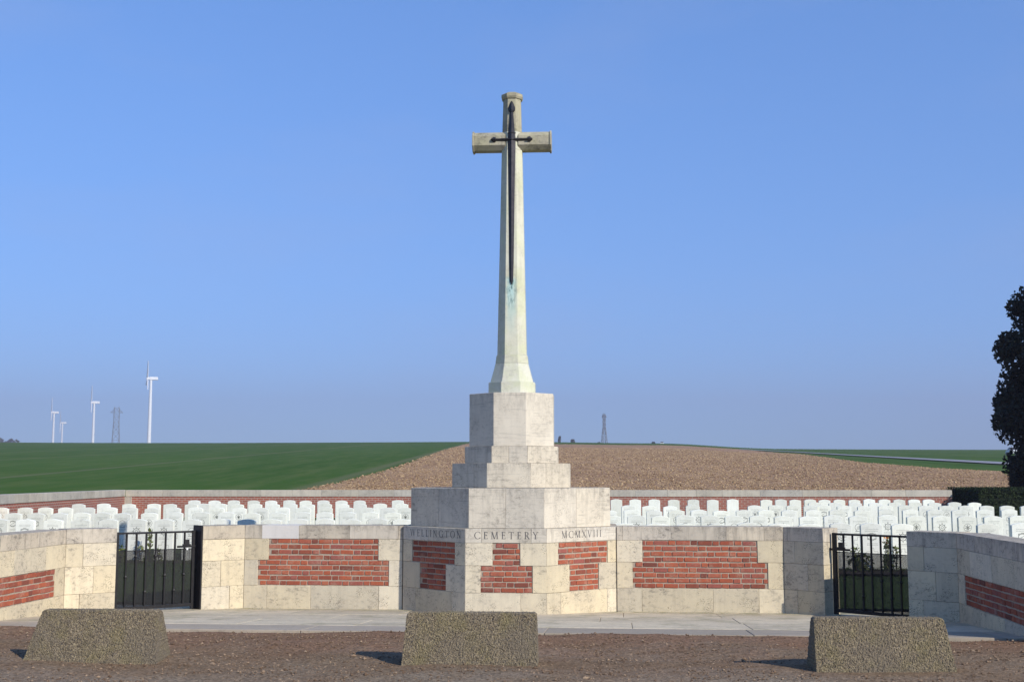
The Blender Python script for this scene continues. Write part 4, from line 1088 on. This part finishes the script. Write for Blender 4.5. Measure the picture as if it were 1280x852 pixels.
def pylon(px, top_py, d, wbot, wtop, arms, label, rotz=.4):
    X = (px - CX) / FPX * d; zb = terr(X, d); ht = EYE + (YH - top_py) / FPX * d - zb
    t = thing('lattice_pylon', (X, d, zb), label, 'pylon', 'lattice pylons on the skyline'); t.rotation_euler = (0, 0, rotz)
    hw = lambda f: (wbot + (wtop - wbot) * min(1, f / .7)) / 2
    cs = [(-1, -1), (1, -1), (1, 1), (-1, 1)]; P = lambda i, f: Vector((cs[i % 4][0] * hw(f), cs[i % 4][1] * hw(f), f * ht))
    for i in range(4):
        bm = bmesh.new(); beam_bm(bm, P(i, 0), P(i, .7), .22); beam_bm(bm, P(i, .7), P(i, .97), .18); link('leg', from_bm('leg', bm), M['steel'], t, (0, 0, 0))
    fr = [0, .2, .37, .51, .62, .7, .8, .9, .97]
    bm = bmesh.new()
    for i in range(4):
        for a, b_ in zip(fr, fr[1:]):
            beam_bm(bm, P(i, a), P(i + 1, b_), .11); beam_bm(bm, P(i + 1, a), P(i, b_), .11); beam_bm(bm, P(i, b_), P(i + 1, b_), .11)
    link('bracing', from_bm('bracing', bm), M['steel'], t, (0, 0, 0))
    for f, hl_ in arms:
        bm = bmesh.new()
        for sg in (-1, 1):
            for y_ in (-1, 1):
                beam_bm(bm, (sg * hw(f), y_ * hw(f), f * ht), (sg * hl_, 0, f * ht), .15); beam_bm(bm, (sg * hw(f), y_ * hw(f), (f + .055) * ht), (sg * hl_, 0, f * ht), .15)
            for q in (.35, .7): beam_bm(bm, (sg * (hw(f) + (hl_ - hw(f)) * q), -hw(f) * (1 - q), f * ht), (sg * (hw(f) + (hl_ - hw(f)) * q), 0, (f + .055 * (1 - q)) * ht), .1)
        link('cross_arm', from_bm('cross_arm', bm), M['steel'], t, (0, 0, 0))
    bm = bmesh.new()
    for sg in (-1, 1): beam_bm(bm, (sg * hw(1) * .9, 0, .95 * ht), (sg * hw(1) * .8, 0, ht), .16)
    link('earth_peak', from_bm('earth_peak', bm), M['steel'], t, (0, 0, 0))
pylon(146, 508, 1050, 7.5, 4.4, [(.88, 5.2)], 'broad hazy lattice pylon standing between two white wind turbines')
pylon(755, 516.5, 950, 6.0, 1.6, [(.9, 1.9)], 'slim tapering lattice pylon on the skyline beyond the ploughed field', .3)

def car(px, py, label, mat, rotz, s=1.0):
    p = ray_terrain(px, py)
    if py < 559:                           # on the crest of the field
        a_ = (px - CX) / FPX; Yc = max(range(400, 640, 4), key=lambda q: (terr(a_ * q, q) - EYE) / q); Yc += 110; p = Vector((a_ * Yc, Yc, 0))
    z = terr(p.x, p.y) + .16
    t = thing('parked_car', (p.x, p.y, z), label, 'car', 'cars far off on the road'); t.rotation_euler = (0, 0, rotz); t.scale = (s, s, s)
    bm = bmesh.new(); prof = [(-2.1, .35), (2.1, .35), (2.15, .75), (1.3, .95), (-1.7, 1.0), (-2.1, .9)]
    a = [bm.verts.new((x, -.85, z_)) for x, z_ in prof]; b_ = [bm.verts.new((x, .85, z_)) for x, z_ in prof]
    bm.faces.new(a[::-1]); bm.faces.new(b_)
    for i in range(6): bm.faces.new((a[i], a[(i + 1) % 6], b_[(i + 1) % 6], b_[i]))
    bevel(bm, .06); link('body', from_bm('body', bm), mat, t, (0, 0, 0))
    bm = bmesh.new(); loft_bm(bm, [[(-1.75, -.78, .98), (1.2, -.78, .95), (1.2, .78, .95), (-1.75, .78, .98)], [(-1.35, -.62, 1.42), (.45, -.62, 1.42), (.45, .62, 1.42), (-1.35, .62, 1.42)]]); link('glazing', from_bm('glazing', bm), M['car_dark'], t, (0, 0, 0))
    bm = bmesh.new(); box_bm(bm, -1.33, .43, -.63, .63, 1.425, 1.48); bevel(bm, .02); link('roof', from_bm('roof', bm), mat, t, (0, 0, 0))
    for x in (-1.3, 1.3):
        for y_ in (-.8, .8):
            bm = bmesh.new(); loft_bm(bm, [[(x + math.cos(q * math.pi / 6) * .33, y_ + e, .33 + math.sin(q * math.pi / 6) * .33) for q in range(12)] for e in (-.1, .1)]); link('wheel', from_bm('wheel', bm), M['car_dark'], t, (0, 0, 0))
car(1266, 570, 'small white car seen between the dark tree and the green field', M['car_paint'], R(80))
car(827, 557.2, 'tiny white car on the skyline beyond the ploughed field', M['car_paint'], R(82))
car(816, 557.2, 'tiny dark car on the skyline beyond the ploughed field', M['car_dark'], R(86))

# ------------------------------------------------------------------ haze
bm = bmesh.new(); box_bm(bm, -2900, 2900, -300, 3300, -3, 220)
hz = stuff(link('haze', from_bm('haze', bm)))
m = bpy.data.materials.new('haze'); m.use_nodes = True; nt = m.node_tree
for n in list(nt.nodes): nt.nodes.remove(n)
pv = nt.nodes.new('ShaderNodeVolumePrincipled'); ou = nt.nodes.new('ShaderNodeOutputMaterial')
pv.inputs['Color'].default_value = (0.54, 0.53, 0.67, 1); pv.inputs['Density'].default_value = 0.00040; pv.inputs['Anisotropy'].default_value = 0.0
nt.links.new(pv.outputs[0], ou.inputs['Volume']); hz.data.materials.append(m)
hz['label'] = 'thin blue daylight haze over the fields'
